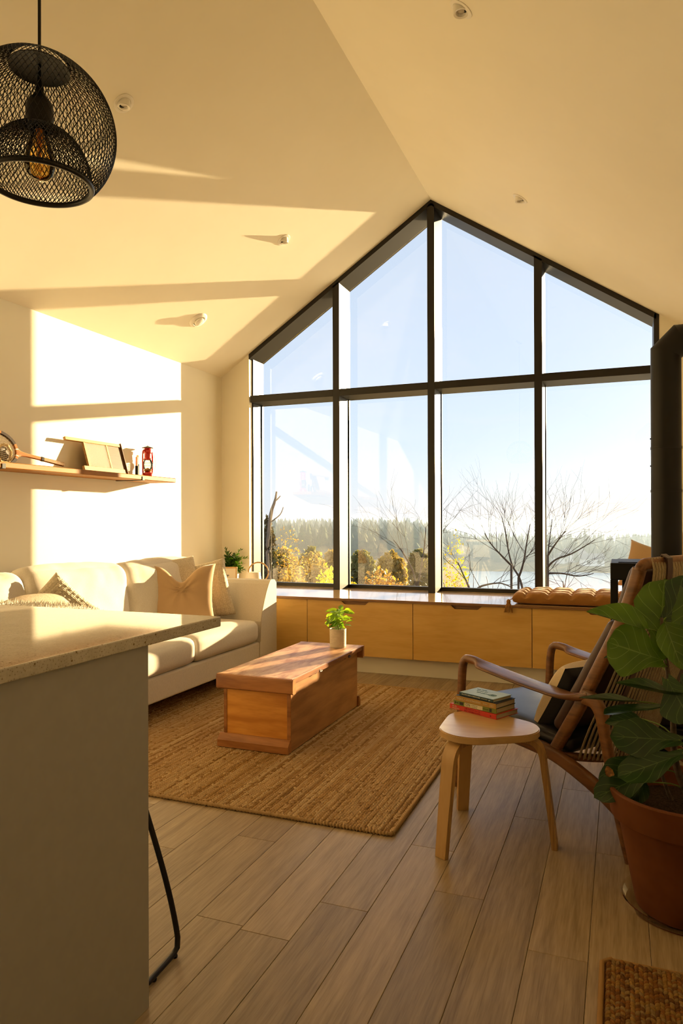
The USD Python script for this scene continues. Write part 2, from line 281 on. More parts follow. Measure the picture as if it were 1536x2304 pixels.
PALE = {(-4, 1): 2, (-1, 0): 2, (-5, 0): 2, (-3, 0): 1, (0, 0): 1, (-2, 1): 0, (-5, 1): 0, (-6, 0): 2, (-7, 1): 1}
for k in range(-22, 5):
    xa, xb = max(XL, -.0895 + k * .1682), min(XR, -.0895 + (k + 1) * .1682)
    if xb - xa < .01: continue
    j0 = JOINT.get(k, 2.0 + ((k * 0.377) % 1) * 1.352); ys = [j0 + n * 1.352 for n in range(-6, 5)]; ys = [YB] + [y for y in ys if YB + .05 < y < 6.15] + [6.2]
    for y0, y1 in zip(ys[:-1], ys[1:]):
        n = round((y0 - j0) / 1.352)
        part(floor, 'plank', box(xa + .0005, xb - .0005, y0 + .0005, y1 - .0005, -.0075, 0, .0013), PLANK[PALE.get((k, n), int(rng.integers(0, 3)))], smooth=False)

# walls and the two slopes of the ceiling
zt = ceil_z(XL)
solo('wall_left', box(XL - .2, XL, YB - .2, YO, -.12, zt + .25), WALL, kind='structure')
solo('wall_right', box(XR, XR + .2, YB - .2, YO, -.12, zt + .25), WALL, kind='structure')
gable = Polygon([(XL - .2, -.12), (XR + .2, -.12), (XR + .2, zt + .1), (XM, 4.40), (XL - .2, zt + .1)])
FX0, FX1, FZ0 = -3.420, 0.277, 0.56
opening = Polygon([(FX0, FZ0), (FX1, FZ0), (FX1, ceil_z(FX1) + .004), (XM, 4.147 + .004), (FX0, ceil_z(FX0) + .004)])
solo('wall_front', prism(gable.difference(opening), YW, YO, 'y'), WALL, kind='structure', smooth=False)
solo('wall_back', prism(gable, YB - .2, YB, 'y'), WALL, kind='structure', smooth=False)
ceiling = thing('ceiling', kind='structure')
for s in (-1, 1):
    a = Polygon([(XM, 4.147), (XM + s * 2.40, 4.147 - SL * 2.40), (XM + s * 2.40, 4.147 - SL * 2.40 + .22), (XM, 4.147 + .22)])
    part(ceiling, 'ceiling_slope', prism(a, YB - .2, YO, 'y'), WALL, smooth=False)

# gable window: black frame, three posts, one rail, eight panes
win = thing('window_1', kind='structure')
FR = BRONZE; Y0, YG, Y1 = YW - .004, 6.455, 6.498
part(win, 'jamb', box(FX0 - .05, -3.406, 6.27, Y1, FZ0, ceil_z(FX0) - .002, .003), FR); part(win, 'jamb', box(.257, FX1 + .02, Y0, Y1, FZ0, ceil_z(FX1) - .002, .003), FR)
for s, xe in ((-1, FX0), (1, FX1)):
    sl = 4.147; dz = .050
    part(win, 'sloping_head', prism(Polygon([(XM, sl), (xe, ceil_z(xe)), (xe, ceil_z(xe) - dz), (XM, sl - dz)]), Y0, Y1, 'y'), FR, smooth=False)
POSTS = [(-2.521, -2.456), (-1.6035, -1.539), (-.674, -.609)]
for a, b in POSTS:
    x = (a + b) / 2; part(win, 'post', prism(Polygon([(a, FZ0), (b, FZ0), (b, ceil_z(b) - .03), (x, ceil_z(x) - .03), (a, ceil_z(a) - .03)]), Y0, Y1, 'y'), FR, smooth=False)
edges = [-3.406, *[v for p in POSTS for v in p], .257]
for k in range(4):
    a, b = edges[2 * k], edges[2 * k + 1]
    part(win, 'rail', box(a, b, Y0 + .001, Y1 - .002, 2.446, 2.511, .002), FR)
    part(win, 'sill_bead', box(a, b, 6.43, Y1 - .004, FZ0, .652, .002), FR)
    part(win, 'glass_pane', box(a + .001, b - .001, YG, YG + .002, .651, 2.447), PANE, smooth=False)
    part(win, 'glass_pane', prism(Polygon([(a + .001, 2.510), (b - .001, 2.510), (b - .001, ceil_z(b) - .06)] + ([(XM, 4.08)] if a < XM < b else []) + [(a + .001, ceil_z(a) - .06)]), YG, YG + .002, 'y'), PANE, smooth=False)
    for x in (a, b - .008):                                                     # gasket strips beside the glass
        part(win, 'gasket', box(x, x + .008, YG - .012, YG, .652, 2.446), BLACKM, smooth=False)

# recessed lamps and the round vent on the slopes
def slope_frame(side):
    n = V(SL * -side, 0, -1); n /= np.linalg.norm(n); return basis(V(0, 1, 0), n)           # z into the room
SLATE = mat('spotlight_lens', (0.55, 0.50, 0.42), 0.15)
def downlight(x, y, label):
    s = -1 if x < XM else 1; t = thing('recessed_downlight', label, 'ceiling light', (x, y, ceil_z(x)), rot=slope_frame(s), group='recessed lights in the sloped ceiling')
    part(t, 'trim_ring', lathe([(.037, 0), (.040, .005), (.054, .005), (.057, .003), (.0575, 0)], 40), WHITE, smooth=40)
    Rm = np.linalg.inv(slope_frame(s)); M = basis(Rm @ V(1, 0, 0), Rm @ V(0, 0, -1))
    h = part(t, 'spot_head', xf(lathe([(.034, -.03), (.037, .014), (.034, .022), (.024, .019), (.021, .004)], 36), M=M), WHITE, smooth=40)
    part(h, 'spot_lens', xf(lathe([(0, .012), (.012, .011), (.0215, .006)], 30), M=M), SLATE, smooth=40)
    part(t, 'recess', lathe([(.0, .0005), (.037, .0005), (.0372, .0)], 30), BLACKM, smooth=False)
downlight(-2.498, 3.147, 'recessed ceiling spotlight beside the black mesh pendant lamp')
downlight(-2.508, 5.134, 'recessed ceiling spotlight casting a pointed shadow on the sunlit left slope')
downlight(-.649, 3.125, 'recessed ceiling spotlight at the top edge of the photo, right slope')
downlight(-.647, 5.116, 'recessed ceiling spotlight on the right slope above the tall window')
t = thing('ceiling_vent', 'round white air vent low on the left slope near the window', 'vent', (-3.334, 5.171, ceil_z(-3.334)), rot=slope_frame(-1))
part(t, 'rim', lathe([(.052, .004), (.056, .016), (.070, .013), (.082, .004), (.083, 0)], 44), WHITE, smooth=40)
part(t, 'valve_disc', lathe([(0, .034), (.030, .033), (.043, .026), (.044, .020), (.020, .016), (.016, -.02)], 40), WHITE, smooth=40)
part(t, 'throat', lathe([(0, -.004), (.053, -.002), (.0535, .008)], 36), BLACKM)
# ================================================================ BENCH UNDER THE WINDOW
PLY = wood('birch_ply', (0.62, 0.345, 0.075), (0.78, 0.50, 0.150), grain=(1.6, 8, 9.0), scale=1.1, rough=0.38, rand=0.04, rings=0.03, bump=0.05, lo=0.25, hi=0.75)
PLYT = wood('birch_ply_lacquered_top', (0.58, 0.35, 0.14), (0.70, 0.46, 0.21), grain=(1.2, 9, 9), scale=1.2, rough=0.18, rand=0.03, rings=0.02, bump=0.01, spec=0.6, coat=1.0)
EDGE = wood('ply_edge', (0.16, 0.075, 0.028), (0.30, 0.155, 0.06), grain=(2, 60, 90), scale=1.0, rough=0.45, rand=0.03)
YD = 5.53
t = thing('worktop', 'long birch plywood bench top running under the gable window', 'worktop', (XL + .002, YD - .012, .600))
part(t, 'top_board', box(XL + .003, XR - .003, YD - .010, 6.205, .601, .620, .002), PLYT, world=True)
part(t, 'front_edge', box(XL + .003, XR - .003, YD - .013, YD - .0098, .600, .6195), EDGE, world=True)
part(t, 'window_board', box(FX0 + .002, .255, 6.206, 6.45, .601, .6195), PLYT, world=True)
t = thing('plinth', 'cream painted plinth recessed below the bench doors', 'plinth', (XL + .01, 5.6, 0))
part(t, 'plinth_board', box(XL + .004, XR - .004, 5.60, 5.615, 0, .142), WALL, world=True)
names = ['birch bench cupboard hidden half behind the sofa arm', 'birch bench cupboard between the sofa arm and the potted plant', 'birch bench cupboard right of the trunk, with finger cut-out', 'birch bench cupboard under the mustard cushion, right of the tassel']
seams = [XL + .004, -3.42, -2.488, -1.556, -.624, .30, XR - .004]
cut = Polygon([(-.125, .6), (.125, .6), (.095, .572), (.085, .569), (-.085, .569), (-.095, .572)])
for i in range(6):
    a, b = seams[i] + .0022, seams[i + 1] - .0022; lab = {1: names[0], 2: names[1], 3: names[2], 4: names[3], 0: 'narrow birch bench filler panel in the left corner behind the sofa', 5: 'narrow birch bench filler panel in the right corner behind the stove'}[i]
    t = thing('bench_cupboard', lab, 'cupboard', ((a + b) / 2, YD, .145))
    part(t, 'carcass', box(a, b, YD + .020, 6.20, .1435, .5995), mat('ply_inside', (0.20, 0.11, 0.045), 0.7) if i == 0 else '/World/Looks/ply_inside', world=True, smooth=False)
    d = sbox(a, .147, b, .5975)
    if 0 < i < 5: d = d.difference(affinity.translate(cut, (a + b) / 2 - {2: -.20, 3: -.20}.get(i, -.05) - .0, 0)) if i in (1, 4) else d.difference(affinity.translate(cut, {2: -2.055, 3: -1.125}[i], 0))
    dp = part(t, 'door', prism(d, YD, YD + .018, 'y'), PLY, world=True, smooth=False)
    part(dp, 'door_edge', [box(b - .0001, b + .0006, YD, YD + .018, .147, .5975), box(a, b, YD + .0185, YD + .0195, .147, .5990)], EDGE, world=True, smooth=False)
# ================================================================ RUGS
JUTE = [mat(f'jute_{i}', c, 0.85, spec=0.1, c2=c2, scale=9.0, lo=.3, hi=.7, rand=0.20, island=True, stretch=(6, .7, 1)) for i, (c, c2) in enumerate((((0.42, 0.255, 0.105), (0.62, 0.405, 0.19)), ((0.36, 0.20, 0.070), (0.54, 0.33, 0.13)), ((0.25, 0.13, 0.040), (0.41, 0.23, 0.080)), ((0.50, 0.33, 0.15), (0.66, 0.46, 0.23))))]
JD = mat('jute_backing', (0.10, 0.045, 0.014), 0.9, spec=0.05)
def woven(path, name, x0, x1, y0, y1, dx, dy, h, mats, seed, z=0.0, k=6):
    """Rows of plaited knots, thousands of small domes joined by yarn tone: nobody could count them."""
    r = np.random.default_rng(seed); a = np.arange(k) * 2 * math.pi / k
    kv = np.vstack([np.stack([np.cos(a) * c, np.sin(a) * c, 0 * a + s], 1) for c, s in ((1, -.25), (.80, .58))] + [[[0, 0, 1.0]]]) * V(dx * .58, dy * .95, h)
    j = np.arange(k); j2 = (j + 1) % k; kf = np.vstack([np.stack([j, j2, k + j2], 1), np.stack([j, k + j2, k + j], 1), np.stack([k + j, k + j2, np.full(k, 2 * k)], 1)])
    X, Y = np.meshgrid(np.arange(x0 + dx / 2, x1, dx), np.arange(y0 + dy / 2, y1, dy), indexing='ij'); par = (np.arange(X.shape[0]) % 2)[:, None]
    Y = Y + par * dy / 2; n = X.size; px = X.ravel() + r.normal(0, dx * .05, n); py = Y.ravel() + r.normal(0, dy * .08, n); pz = z + r.normal(0, h * .12, n)
    px += .004 * meshkit.fbm(np.stack([py * 3, px * 3, px * 0], -1), 2, seed); an = (np.where(par > 0, .42, -.42) * np.ones_like(X)).ravel() + r.normal(0, .1, n)
    tone = np.repeat(r.choice(4, X.shape[0], p=(.4, .3, .15, .15))[:, None], X.shape[1], 1).ravel(); idx = np.where(r.random(n) < .84, tone, r.integers(0, 4, n)) if mats is JUTE else r.integers(0, 4, n)
    c, s = np.cos(an)[:, None], np.sin(an)[:, None]; W = np.stack([c * kv[:, 0] - s * kv[:, 1] + px[:, None], s * kv[:, 0] + c * kv[:, 1] + py[:, None], np.repeat(kv[None, :, 2], n, 0) + pz[:, None]], -1)
    for i, mm in enumerate(mats):
        w = W[idx == i]; f = (kf[None] + (np.arange(len(w)) * len(kv))[:, None, None]).reshape(-1, 3); part(path, name, (w.reshape(-1, 3), f), mm, smooth=True, kind='stuff')
RX0, RX1, RY0, RY1 = -3.05, -.850, 2.712, 5.13
rug = thing('jute_rug', 'large woven jute rug with ribbed rows under the trunk', 'rug', ((RX0 + RX1) / 2, RY0, 0))
pv = PLACE[rug][:3, 3]
part(rug, 'backing', box(RX0 + .008, RX1 - .008, RY0 + .008, RY1 - .008, .001, .007, .002), JD, world=True)
woven(rug, 'weave', RX0 - pv[0] + .014, RX1 - pv[0] - .014, .014, RY1 - RY0 - .014, .0128, .0165, .0052, JUTE, 3, z=.0075)
def rope_edge(pts, r, step, seed):
    P = spline(np.asarray(pts, float), max(8, int(sum(np.linalg.norm(np.diff(np.asarray(pts), axis=0), axis=1)) / step))); k = np.arange(len(P)); return tube(P, r * (1 + .28 * np.cos(k * math.pi)), 7)
for e in (((RX0, RY0 + .01, .0085), (RX1 - .012, RY0 + .004, .0085), (RX1 - .003, RY0 + .012, .0085)), ((RX1 - .003, RY0 + .012, .0085), (RX1 - .005, RY1, .0085)), ((RX0, RY1, .0085), (RX1, RY1, .0085))):
    part(rug, 'plaited_edge', rope_edge(e, .0085, .0085, 1), JUTE[0], world=True, smooth=60)
MAT = [mat(f'mat_yarn_{i}', c, 0.8, spec=0.12, c2=c2, scale=4.0, bump=.4, bscale=300.0, bdist=.002, lo=.35, hi=.65, rand=0.35, island=True, stretch=(3, 1, 1)) for i, (c, c2) in enumerate((((0.38, 0.205, 0.050), (0.50, 0.27, 0.068)), ((0.20, 0.088, 0.024), (0.30, 0.13, 0.032)), ((0.45, 0.285, 0.11), (0.34, 0.195, 0.062)), ((0.41, 0.17, 0.036), (0.33, 0.135, 0.028))))]
MX0, MX1, MY0, MY1 = -.056, .56, .62, 2.168
mt = thing('door_mat', 'small mottled jute mat with taped tan edge, bottom right corner', 'mat', ((MX0 + MX1) / 2, MY0, 0)); pv = PLACE[mt][:3, 3]
part(mt, 'backing', box(MX0 + .006, MX1 - .006, MY0 + .006, MY1 - .006, .001, .007, .002), JD, world=True)
woven(mt, 'weave', MX0 - pv[0] + .016, MX1 - pv[0] - .012, .012, MY1 - MY0 - .006, .0118, .0125, .0062, MAT, 9, z=.008, k=9)
TAPE = mat('jute_edge_tape', (0.36, 0.20, 0.075), 0.8, spec=0.1, bump=0.3, bscale=400, bdist=.001)
part(mt, 'edge_tape', tube(spline([(MX0 + .004, MY0, .008), (MX0 + .004, MY1 - .02, .008), (MX0 + .012, MY1 - .005, .008), (MX0 + .03, MY1 - .001, .008)], 40), .0075, 8), TAPE, world=True, smooth=60)
part(mt, 'edge_tape', tube([(MX0 + .03, MY1 - .001, .007), (MX1, MY1 - .001, .007)], .0052, 8), TAPE, world=True, smooth=60)
# ================================================================ KITCHEN ISLAND, BAR STOOLS, PENDANT
QZ = '/World/Looks/quartz'
usdkit.material(stage, QZ, {'p': ('principled_bsdf', {'roughness': 0.06, 'specular_ior_level': 0.6}), 'tc': ('texture_coordinate', {}),
    'v': ('voronoi_texture', {'scale': 170.0}), 'vr': ('rgb_ramp', {'ramp': [(0.0, (0.22, 0.165, 0.115)), (0.16, (0.32, 0.26, 0.19)), (0.24, (0.52, 0.47, 0.385)), (1.0, (0.60, 0.55, 0.455))]}),
    'n': ('noise_texture', {'scale': 22.0, 'detail': 4.0}), 'nr': ('rgb_ramp', {'ramp': [(0.3, (0.88, 0.86, 0.82)), (0.7, (1.05, 1.03, 1.0))]}), 'm': ('mix', {'mix_type': 'multiply', 'fac': 1.0}),
    'v2': ('voronoi_texture', {'scale': 48.0}), 'v2r': ('rgb_ramp', {'ramp': [(0.0, (0.28, 0.20, 0.13)), (0.10, (0.40, 0.31, 0.22)), (0.16, (1, 1, 1)), (1.0, (1, 1, 1))]}), 'm2': ('mix', {'mix_type': 'multiply', 'fac': 1.0})},
    [('tc.object', 'v.vector'), ('tc.object', 'n.vector'), ('tc.object', 'v2.vector'), ('v.distance', 'vr.fac'), ('n.fac', 'nr.fac'), ('vr.color', 'm.color1'), ('nr.color', 'm.color2'), ('v2.distance', 'v2r.fac'), ('m.color', 'm2.color1'), ('v2r.color', 'm2.color2'), ('m2.color', 'p.base_color')], surface='p.BSDF')
CT = .975
top = trimesh.creation.box([1, 1, 1])
solo('countertop', rbox(-2.25, -1.125, -.75, 1.866, CT - .031, CT, .004, 2), QZ, 'speckled pale quartz countertop jutting in from the left edge', 'countertop', smooth=40)
GREIGE = mat('greige_paint', (0.36, 0.335, 0.295), 0.5, spec=0.35, c2=(0.375, 0.35, 0.31), scale=30.0)
t = thing('kitchen_island', 'plain grey painted kitchen island carrying the quartz countertop', 'island', (-1.65, .4, 0))
part(t, 'end_panel', box(-1.16, -1.142, -.70, 1.533, 0.0, CT - .032, .0015), GREIGE, world=True)
part(t, 'body', box(-2.20, -1.161, -.70, 1.50, 0.0, CT - .033), GREIGE, world=True)
part(t, 'back_panel', box(-2.20, -1.161, 1.501, 1.533, 0, CT - .033, .001), GREIGE, world=True)
def bar_stool(name, label, x, y, rz):
    t = thing(name, label, 'bar stool', (x, y, 0), rz=rz, group='bar stools at the island'); S = .185
    for s in (1, -1):
        P = spline([(s * .034 - .05, .05, .66), (s * .100 - .008, .058, .40), (s * .178, .075, .075), (s * .185, .074, .036), (s * .187, .060, .0145), (s * .187, .04, .012), (s * .187, -.09, .012), (s * .187, -.104, .0145), (s * .185, -.110, .036), (s * .178, -.108, .075), (s * .100 - .008, -.080, .40), (s * .034 - .05, -.05, .66)], 60)
        part(t, 'sled_leg', tube(P, .0085, 10, up=(1, 0, 0)), BLACK, smooth=60)
        for q in (.052, -.058): part(t, 'glide', xf(lathe([(0, 0), (.008, 0), (.009, .004), (.006, .012), (0, .012)], 12), (s * .187, q, 0)), BLACKM)
    part(t, 'seat', xf(softbox(.22, .20, .035, .016, (0, 0, .006), 10), (-.075, 0, .675)), BLACKM, smooth=50)
    return t
bs = bar_stool('bar_stool', 'black sled-leg bar stool, its leg showing past the island panel', -1.388, 1.672, math.radians(4))
dup(bs, (-1.95, 1.70, 0), math.radians(-4), label='black sled-leg bar stool hidden behind the island, mirrored in the window glass')
# pendant
LC = V(-1.470, 1.499, 2.328); LR = .200
t = thing('pendant_lamp', 'black wire mesh globe pendant lamp hanging top left', 'pendant lamp', LC)
part(t, 'cord', tube(spline([(0, 0, .19), (0, 0, .5), (.004, .002, 1.0), (0, 0, ceil_z(LC[0]) - LC[2] + .004)], 20), .0042, 8), BLACKM)
part(t, 'cord_grip', lathe([(.012, .184), (.012, .196), (.006, .206), (.0, .207)], 16), BLACKM)
part(t, 'canopy', xf(lathe([(0, .03), (.02, .03), (.05, .012), (.052, 0)], 28), (0, 0, ceil_z(LC[0]) - LC[2]), M=slope_frame(1) @ np.diag([1, 1, 1])), BLACKM) if False else None
part(t, 'ceiling_rose', xf(lathe([(.052, 0), (.052, .012), (.02, .022), (0, .022)], 28), (0, 0, ceil_z(LC[0]) - LC[2] - .0), M=slope_frame(1)), BLACKM)
capz = LR * .935
part(t, 'cap', lathe([(0, capz - .002), (.030, capz - .003), (.066, capz - .006), (.079, capz - .016), (.0785, capz - .018), (.065, capz - .010), (.012, capz - .006), (0, capz - .005)], 48), BLACKM, smooth=40)
def mesh_of(prof, n, turns, r, m=44):
    """Expanded wire mesh: two families of crossing wires wound over a surface of revolution given as (r, z) samples."""
    prof = spline(prof, m); out = []
    for s in (1, -1):
        for k in range(n):
            a = 2 * math.pi * (k / n) + s * turns * np.linspace(0, 2 * math.pi, m); out.append(tube(np.stack([prof[:, 0] * np.cos(a), prof[:, 0] * np.sin(a), prof[:, 1]], 1), r, 4))
    return join(*out)
th0, th1 = math.acos(.935), math.acos(-.142 / LR); a = np.linspace(th0, th1, 30)
part(t, 'outer_mesh', mesh_of(np.stack([LR * np.sin(a), LR * np.cos(a)], 1), 84, .17, .00105), BLACKM, smooth=60)
rr, rz_ = .1345, -.142
part(t, 'rim', tube([(rr * math.cos(q), rr * math.sin(q), rz_) for q in np.arange(64) * 2 * math.pi / 64], .0078, 10, closed=True), BLACK, smooth=60)
inner = [(rr - .004, rz_ + .004), (.134, -.115), (.124, -.072), (.104, -.035), (.075, -.008), (.045, .006), (.028, .010)]
part(t, 'inner_mesh', mesh_of(inner, 66, .13, .0010, 30), BLACKM, smooth=60)
sk = part(t, 'socket', lathe([(.026, .004), (.034, .010), (.036, .030), (.036, .062), (.032, .078), (.020, .092), (.012, .106), (.008, .130), (.0055, .15), (.0, .15)], 32), BLACKM, smooth=40)
part(t, 'inner_cord', tube([(0, 0, .148), (0, 0, .185)], .0042, 8), BLACKM)
AMB = '/World/Looks/amber_glass'
usdkit.material(stage, AMB, {'f': ('fresnel', {'IOR': 1.5}), 't': ('transparent_bsdf', {'color': (0.985, 0.80, 0.40)}), 'g': ('glossy_bsdf', {'color': (1, .9, .7), 'roughness': 0.03}), 'm': ('mix_closure', {})}, [('f.fac', 'm.fac'), ('t.BSDF', 'm.closure1'), ('g.BSDF', 'm.closure2')], surface='m.closure')
bulb = part(t, 'bulb', lathe([(.0, -.134), (.018, -.131), (.033, -.119), (.040, -.099), (.038, -.072), (.030, -.036), (.021, -.010), (.016, .006)], 36), AMB, smooth=True)
FIL = mat('filament', (0.75, 0.32, 0.08), 0.4)
part(bulb, 'filament', [tube(spline([(.004, 0, 0), (.012 * math.cos(q), .012 * math.sin(q), -.05), (.010 * math.cos(q + .5), .010 * math.sin(q + .5), -.105), (.004, 0, -.112)], 16), .0007, 4) for q in np.arange(6) * math.pi / 3], FIL)
part(bulb, 'glass_stem', lathe([(.0, -.075), (.004, -.07), (.006, -.02), (.010, .004)], 14), FIL, smooth=40)
# ================================================================ SOFA AND CUSHIONS
LIN = mat('sofa_linen', (0.60, 0.545, 0.465), 0.85, spec=0.15, c2=(0.66, 0.605, 0.525), scale=260.0, detail=2.0, stretch=(1, 1, .35), sheen=0.15, bump=0.22, bscale=420.0, bdist=0.0015)
sofa = thing('sofa', 'cream linen three-seat sofa along the left wall', 'sofa', (-3.18, 3.7, 0))
XF = -2.69
part(sofa, 'base', rbox(-3.66, XF - .008, 2.30, 5.09, .130, .297, .018), LIN, world=True, smooth=60)
part(sofa, 'back_frame', rbox(-3.66, -3.47, 2.12, 5.33, .135, .915, .035, 2), LIN, world=True, smooth=60)
def arm(y_in0, y_in1, y_out):
    s = 1 if y_out > y_in0 else -1; prof = [(y_in0, .135), (y_in0 + s * .01, .46), (y_in1 - s * .01, .75), (y_in1 + s * .015, .777), (y_in1 + s * .05, .785), (y_out - s * .035, .780), (y_out, .750), (y_out, .135)]
    P = Polygon(prof).buffer(.012, join_style=1).buffer(-.012)
    return prism(P, -3.60, XF, 'x')
A = part(sofa, 'arm', arm(5.055, 5.215, 5.352), LIN, world=True, smooth=40)
PIPE = mat('linen_piping', (0.62, 0.55, 0.45), 0.8, bump=0.2, bscale=500)
part(A, 'piping', tube(spline([(XF + .002, 5.062, .30), (XF + .002, 5.072, .46), (XF + .002, 5.203, .75), (XF + .002, 5.232, .778)], 24), .0048, 8), PIPE, world=True, smooth=60)
part(sofa, 'arm', arm(2.345, 2.18, 2.04), LIN, world=True, smooth=40)
for k, yc in enumerate((4.585, 3.680, 2.780)):
    part(sofa, 'seat_cushion', xf(softbox(.76, .896, .168, .052, (0.012, .004, .026), 14, .010, k, 4.0), (XF - .372, yc, .388)), LIN, world=True, smooth=60)
    b = softbox(.20, .890, .50, .075, (.050, .01, .022), 30, .050, k + 5, 4.6)
    part(sofa, 'back_cushion', xf(b, (-3.345, yc, .690 + (0, .01, -.005)[k]), ry=math.radians(-9), rx=math.radians((0.5, -1.2, 1.0)[k])), LIN, world=True, smooth=60)
for x, y in ((-3.58, 2.2), (-2.78, 2.2), (-3.58, 5.2), (-2.78, 5.2)): part(sofa, 'leg', box(x - .025, x + .025, y - .025, y + .025, 0, .14, .003), mat('dark_leg_wood', (0.05, 0.025, 0.012), 0.5) if y < 3 and x < -3.5 else '/World/Looks/dark_leg_wood', world=True)
def rot_pillow(yaw, lean=0.0, roll=0.0):
    """Local -y face turned by yaw about z, leaned back, rolled in its own plane."""
    return (euler(rz=yaw) @ euler(rx=lean) @ euler(ry=roll))
TAN = mat('tan_velvet_linen', (0.47, 0.31, 0.165), 0.8, spec=0.15, c2=(0.53, 0.36, 0.20), scale=380.0, detail=2.0, sheen=0.3, bump=0.15, bscale=500.0, bdist=0.001)
def knit_mat(name, c1, c2, sx, sz):
    usdkit.material(stage, f'/World/Looks/{name}', {'p': ('principled_bsdf', {'roughness': 0.9, 'specular_ior_level': 0.1}), 'tc': ('texture_coordinate', {}), 'mp': ('mapping', {'scale': (sx, 0.0, sz)}), 'v': ('voronoi_texture', {'scale': 1.0, 'randomness': 0.45}),
        'r': ('rgb_ramp', {'ramp': [(0.0, c1), (0.75, c2)]}), 'b': ('bump', {'strength': 0.7, 'distance': 0.006, 'invert': True})}, [('tc.object', 'mp.vector'), ('mp.vector', 'v.vector'), ('v.distance', 'r.fac'), ('r.color', 'p.base_color'), ('v.distance', 'b.height'), ('b.normal', 'p.normal')], surface='p.BSDF'); return f'/World/Looks/{name}'
KNIT = knit_mat('cream_knit', (0.70, 0.62, 0.49), (0.52, 0.44, 0.32), 70, 95)
def knit_pillow(w, h, t, seed, cables=True):
    v, f = pillow(w, h, t, 56, seed, .006, .05); x, y, z = v.T; s = np.sign(y + 1e-9)
    if cables:                                                                 # ribs up the middle, bobbles top and bottom
        mid = np.clip((np.minimum(z - h * .22, h * .72 - z)) / .02, 0, 1)
        r = .007 * np.abs(np.cos(x / w * 9 * math.pi)) * mid + (1 - mid) * .006 * np.abs(np.cos(x * 95)) * np.abs(np.cos(z * 95))
        v = v.copy(); v[:, 1] += s * r * (np.abs(y) > .006)
    return v, f
solo('tan_cushion', pillow(.54, .50, .20, 40, 4, .016, .12, chop=.125), TAN, 'plain tan cushion with a dented top in the sofa corner', 'cushion', loc=(-3.075, 4.515, .458), rot=rot_pillow(math.radians(38), math.radians(-14), math.radians(1)), smooth=60)
solo('knitted_cushion', knit_pillow(.46, .47, .17, 8), KNIT, 'cream cable-knit cushion against the sofa arm, right of the tan one', 'cushion', loc=(-3.095, 4.935, .466), rot=rot_pillow(math.radians(22), math.radians(-8), math.radians(-13)), smooth=60)
solo('knitted_cushion', knit_pillow(.45, .45, .15, 9, False), KNIT, 'cream knitted cushion showing one corner behind the tan cushion', 'cushion', loc=(-3.235, 4.70, .535), rot=rot_pillow(math.radians(58), math.radians(-14), math.radians(-4)), smooth=60)
solo('knitted_cushion', xf(knit_pillow(.40, .40, .16, 10), (0, 0, -.20)), KNIT, 'cream knitted cushion standing on its corner, left on the sofa', 'cushion', loc=(-3.10, 3.30, .690), rot=rot_pillow(math.radians(52), math.radians(-16), math.radians(45)), smooth=60)
GREYT = mat('taupe_plush', (0.46, 0.37, 0.27), 0.9, spec=0.1, c2=(0.56, 0.46, 0.35), scale=60.0, bump=0.5, bscale=220.0, bdist=0.006)
solo('plush_cushion', softbox(.26, .50, .42, .12, (0, 0, .03), 14, .03, 3, 5), GREYT, 'taupe plush cushion low on the sofa behind the counter', 'cushion', loc=(-2.95, 2.95, .615), smooth=60)
# a white sheepskin over the far stool
FUR = mat('sheepskin_wool', (0.80, 0.75, 0.66), 0.9, spec=0.05, sheen=0.2)
t = thing('sheepskin', 'white fluffy sheepskin draped over a seat behind the counter', 'sheepskin', (-2.42, 2.36, 0))
fb = softbox(.62, .40, .10, .045, (0, 0, .03), 10, .02, 4, 6)
part(t, 'fleece', xf(fb, (-.02, 0, .815)), FUR, smooth=60)
rg = np.random.default_rng(11); cl = []
fv, ff = fb; tm = trimesh.Trimesh(fv, ff); pts, fi = trimesh.sample.sample_surface(tm, 3200, seed=5)
for p_, q in zip(pts, tm.face_normals[fi]):
    d_ = q * .016 + rg.normal(0, .006, 3); tip = p_ + d_; s_ = np.cross(d_, rg.normal(0, 1, 3)); s_ /= np.linalg.norm(s_) + 1e-9; w_ = .0022
    cl.append((np.array([p_ + s_ * w_, p_ - s_ * w_, p_ + np.cross(s_, q) * w_, tip]), np.array([[0, 1, 3], [1, 2, 3], [2, 0, 3]])))
part(t, 'wool_tufts', xf(join(*cl), (-.02, 0, .815)), FUR, kind='stuff')
sp = part(t, 'seat_below', box(-.22, .20, -.14, .14, .74, .762, .004), BLACKM)
for x in (-.19, .17):
    for y in (-.12, .12): part(t, 'seat_leg', tube([(x, y, .74), (x * 1.2, y * 1.2, 0)], .009, 8), BLACK)
# ================================================================ TRUNK AND ITS PLANT
def pine(name, d, l, gx, **k): return wood(name, d, l, grain=gx, scale=1.7, rough=.38, rand=.05, rings=.10, bump=.10, **k)
PEND = pine('trunk_end_pine', (0.50, 0.185, 0.022), (0.74, 0.34, 0.060), (1.4, 8, 9))
PSIDE = pine('trunk_side_pine', (0.28, 0.125, 0.04), (0.46, 0.23, 0.085), (9, 1.2, 9))
PLID = mat('trunk_lid_worn', (0.34, 0.145, 0.065), 0.42, spec=.4, c2=(0.64, 0.40, 0.24), scale=4.0, detail=8.0, lo=.38, hi=.62, stretch=(3.2, .9, 3), distortion=.8, bump=.10, bscale=40, bdist=.002)
PDARK = pine('trunk_dark_trim', (0.24, 0.085, 0.018), (0.44, 0.18, 0.05), (1.4, 9, 9))
PDARKY = pine('trunk_dark_trim_lengthwise', (0.19, 0.065, 0.018), (0.36, 0.14, 0.045), (9, 1.4, 9))
TZ = .0150
t = thing('wooden_trunk', 'old orange pine trunk used as a coffee table on the rug', 'trunk', (-1.86, 3.97, TZ))
bx0, bx1, by0, by1 = -2.068, -1.656, 3.462, 4.500
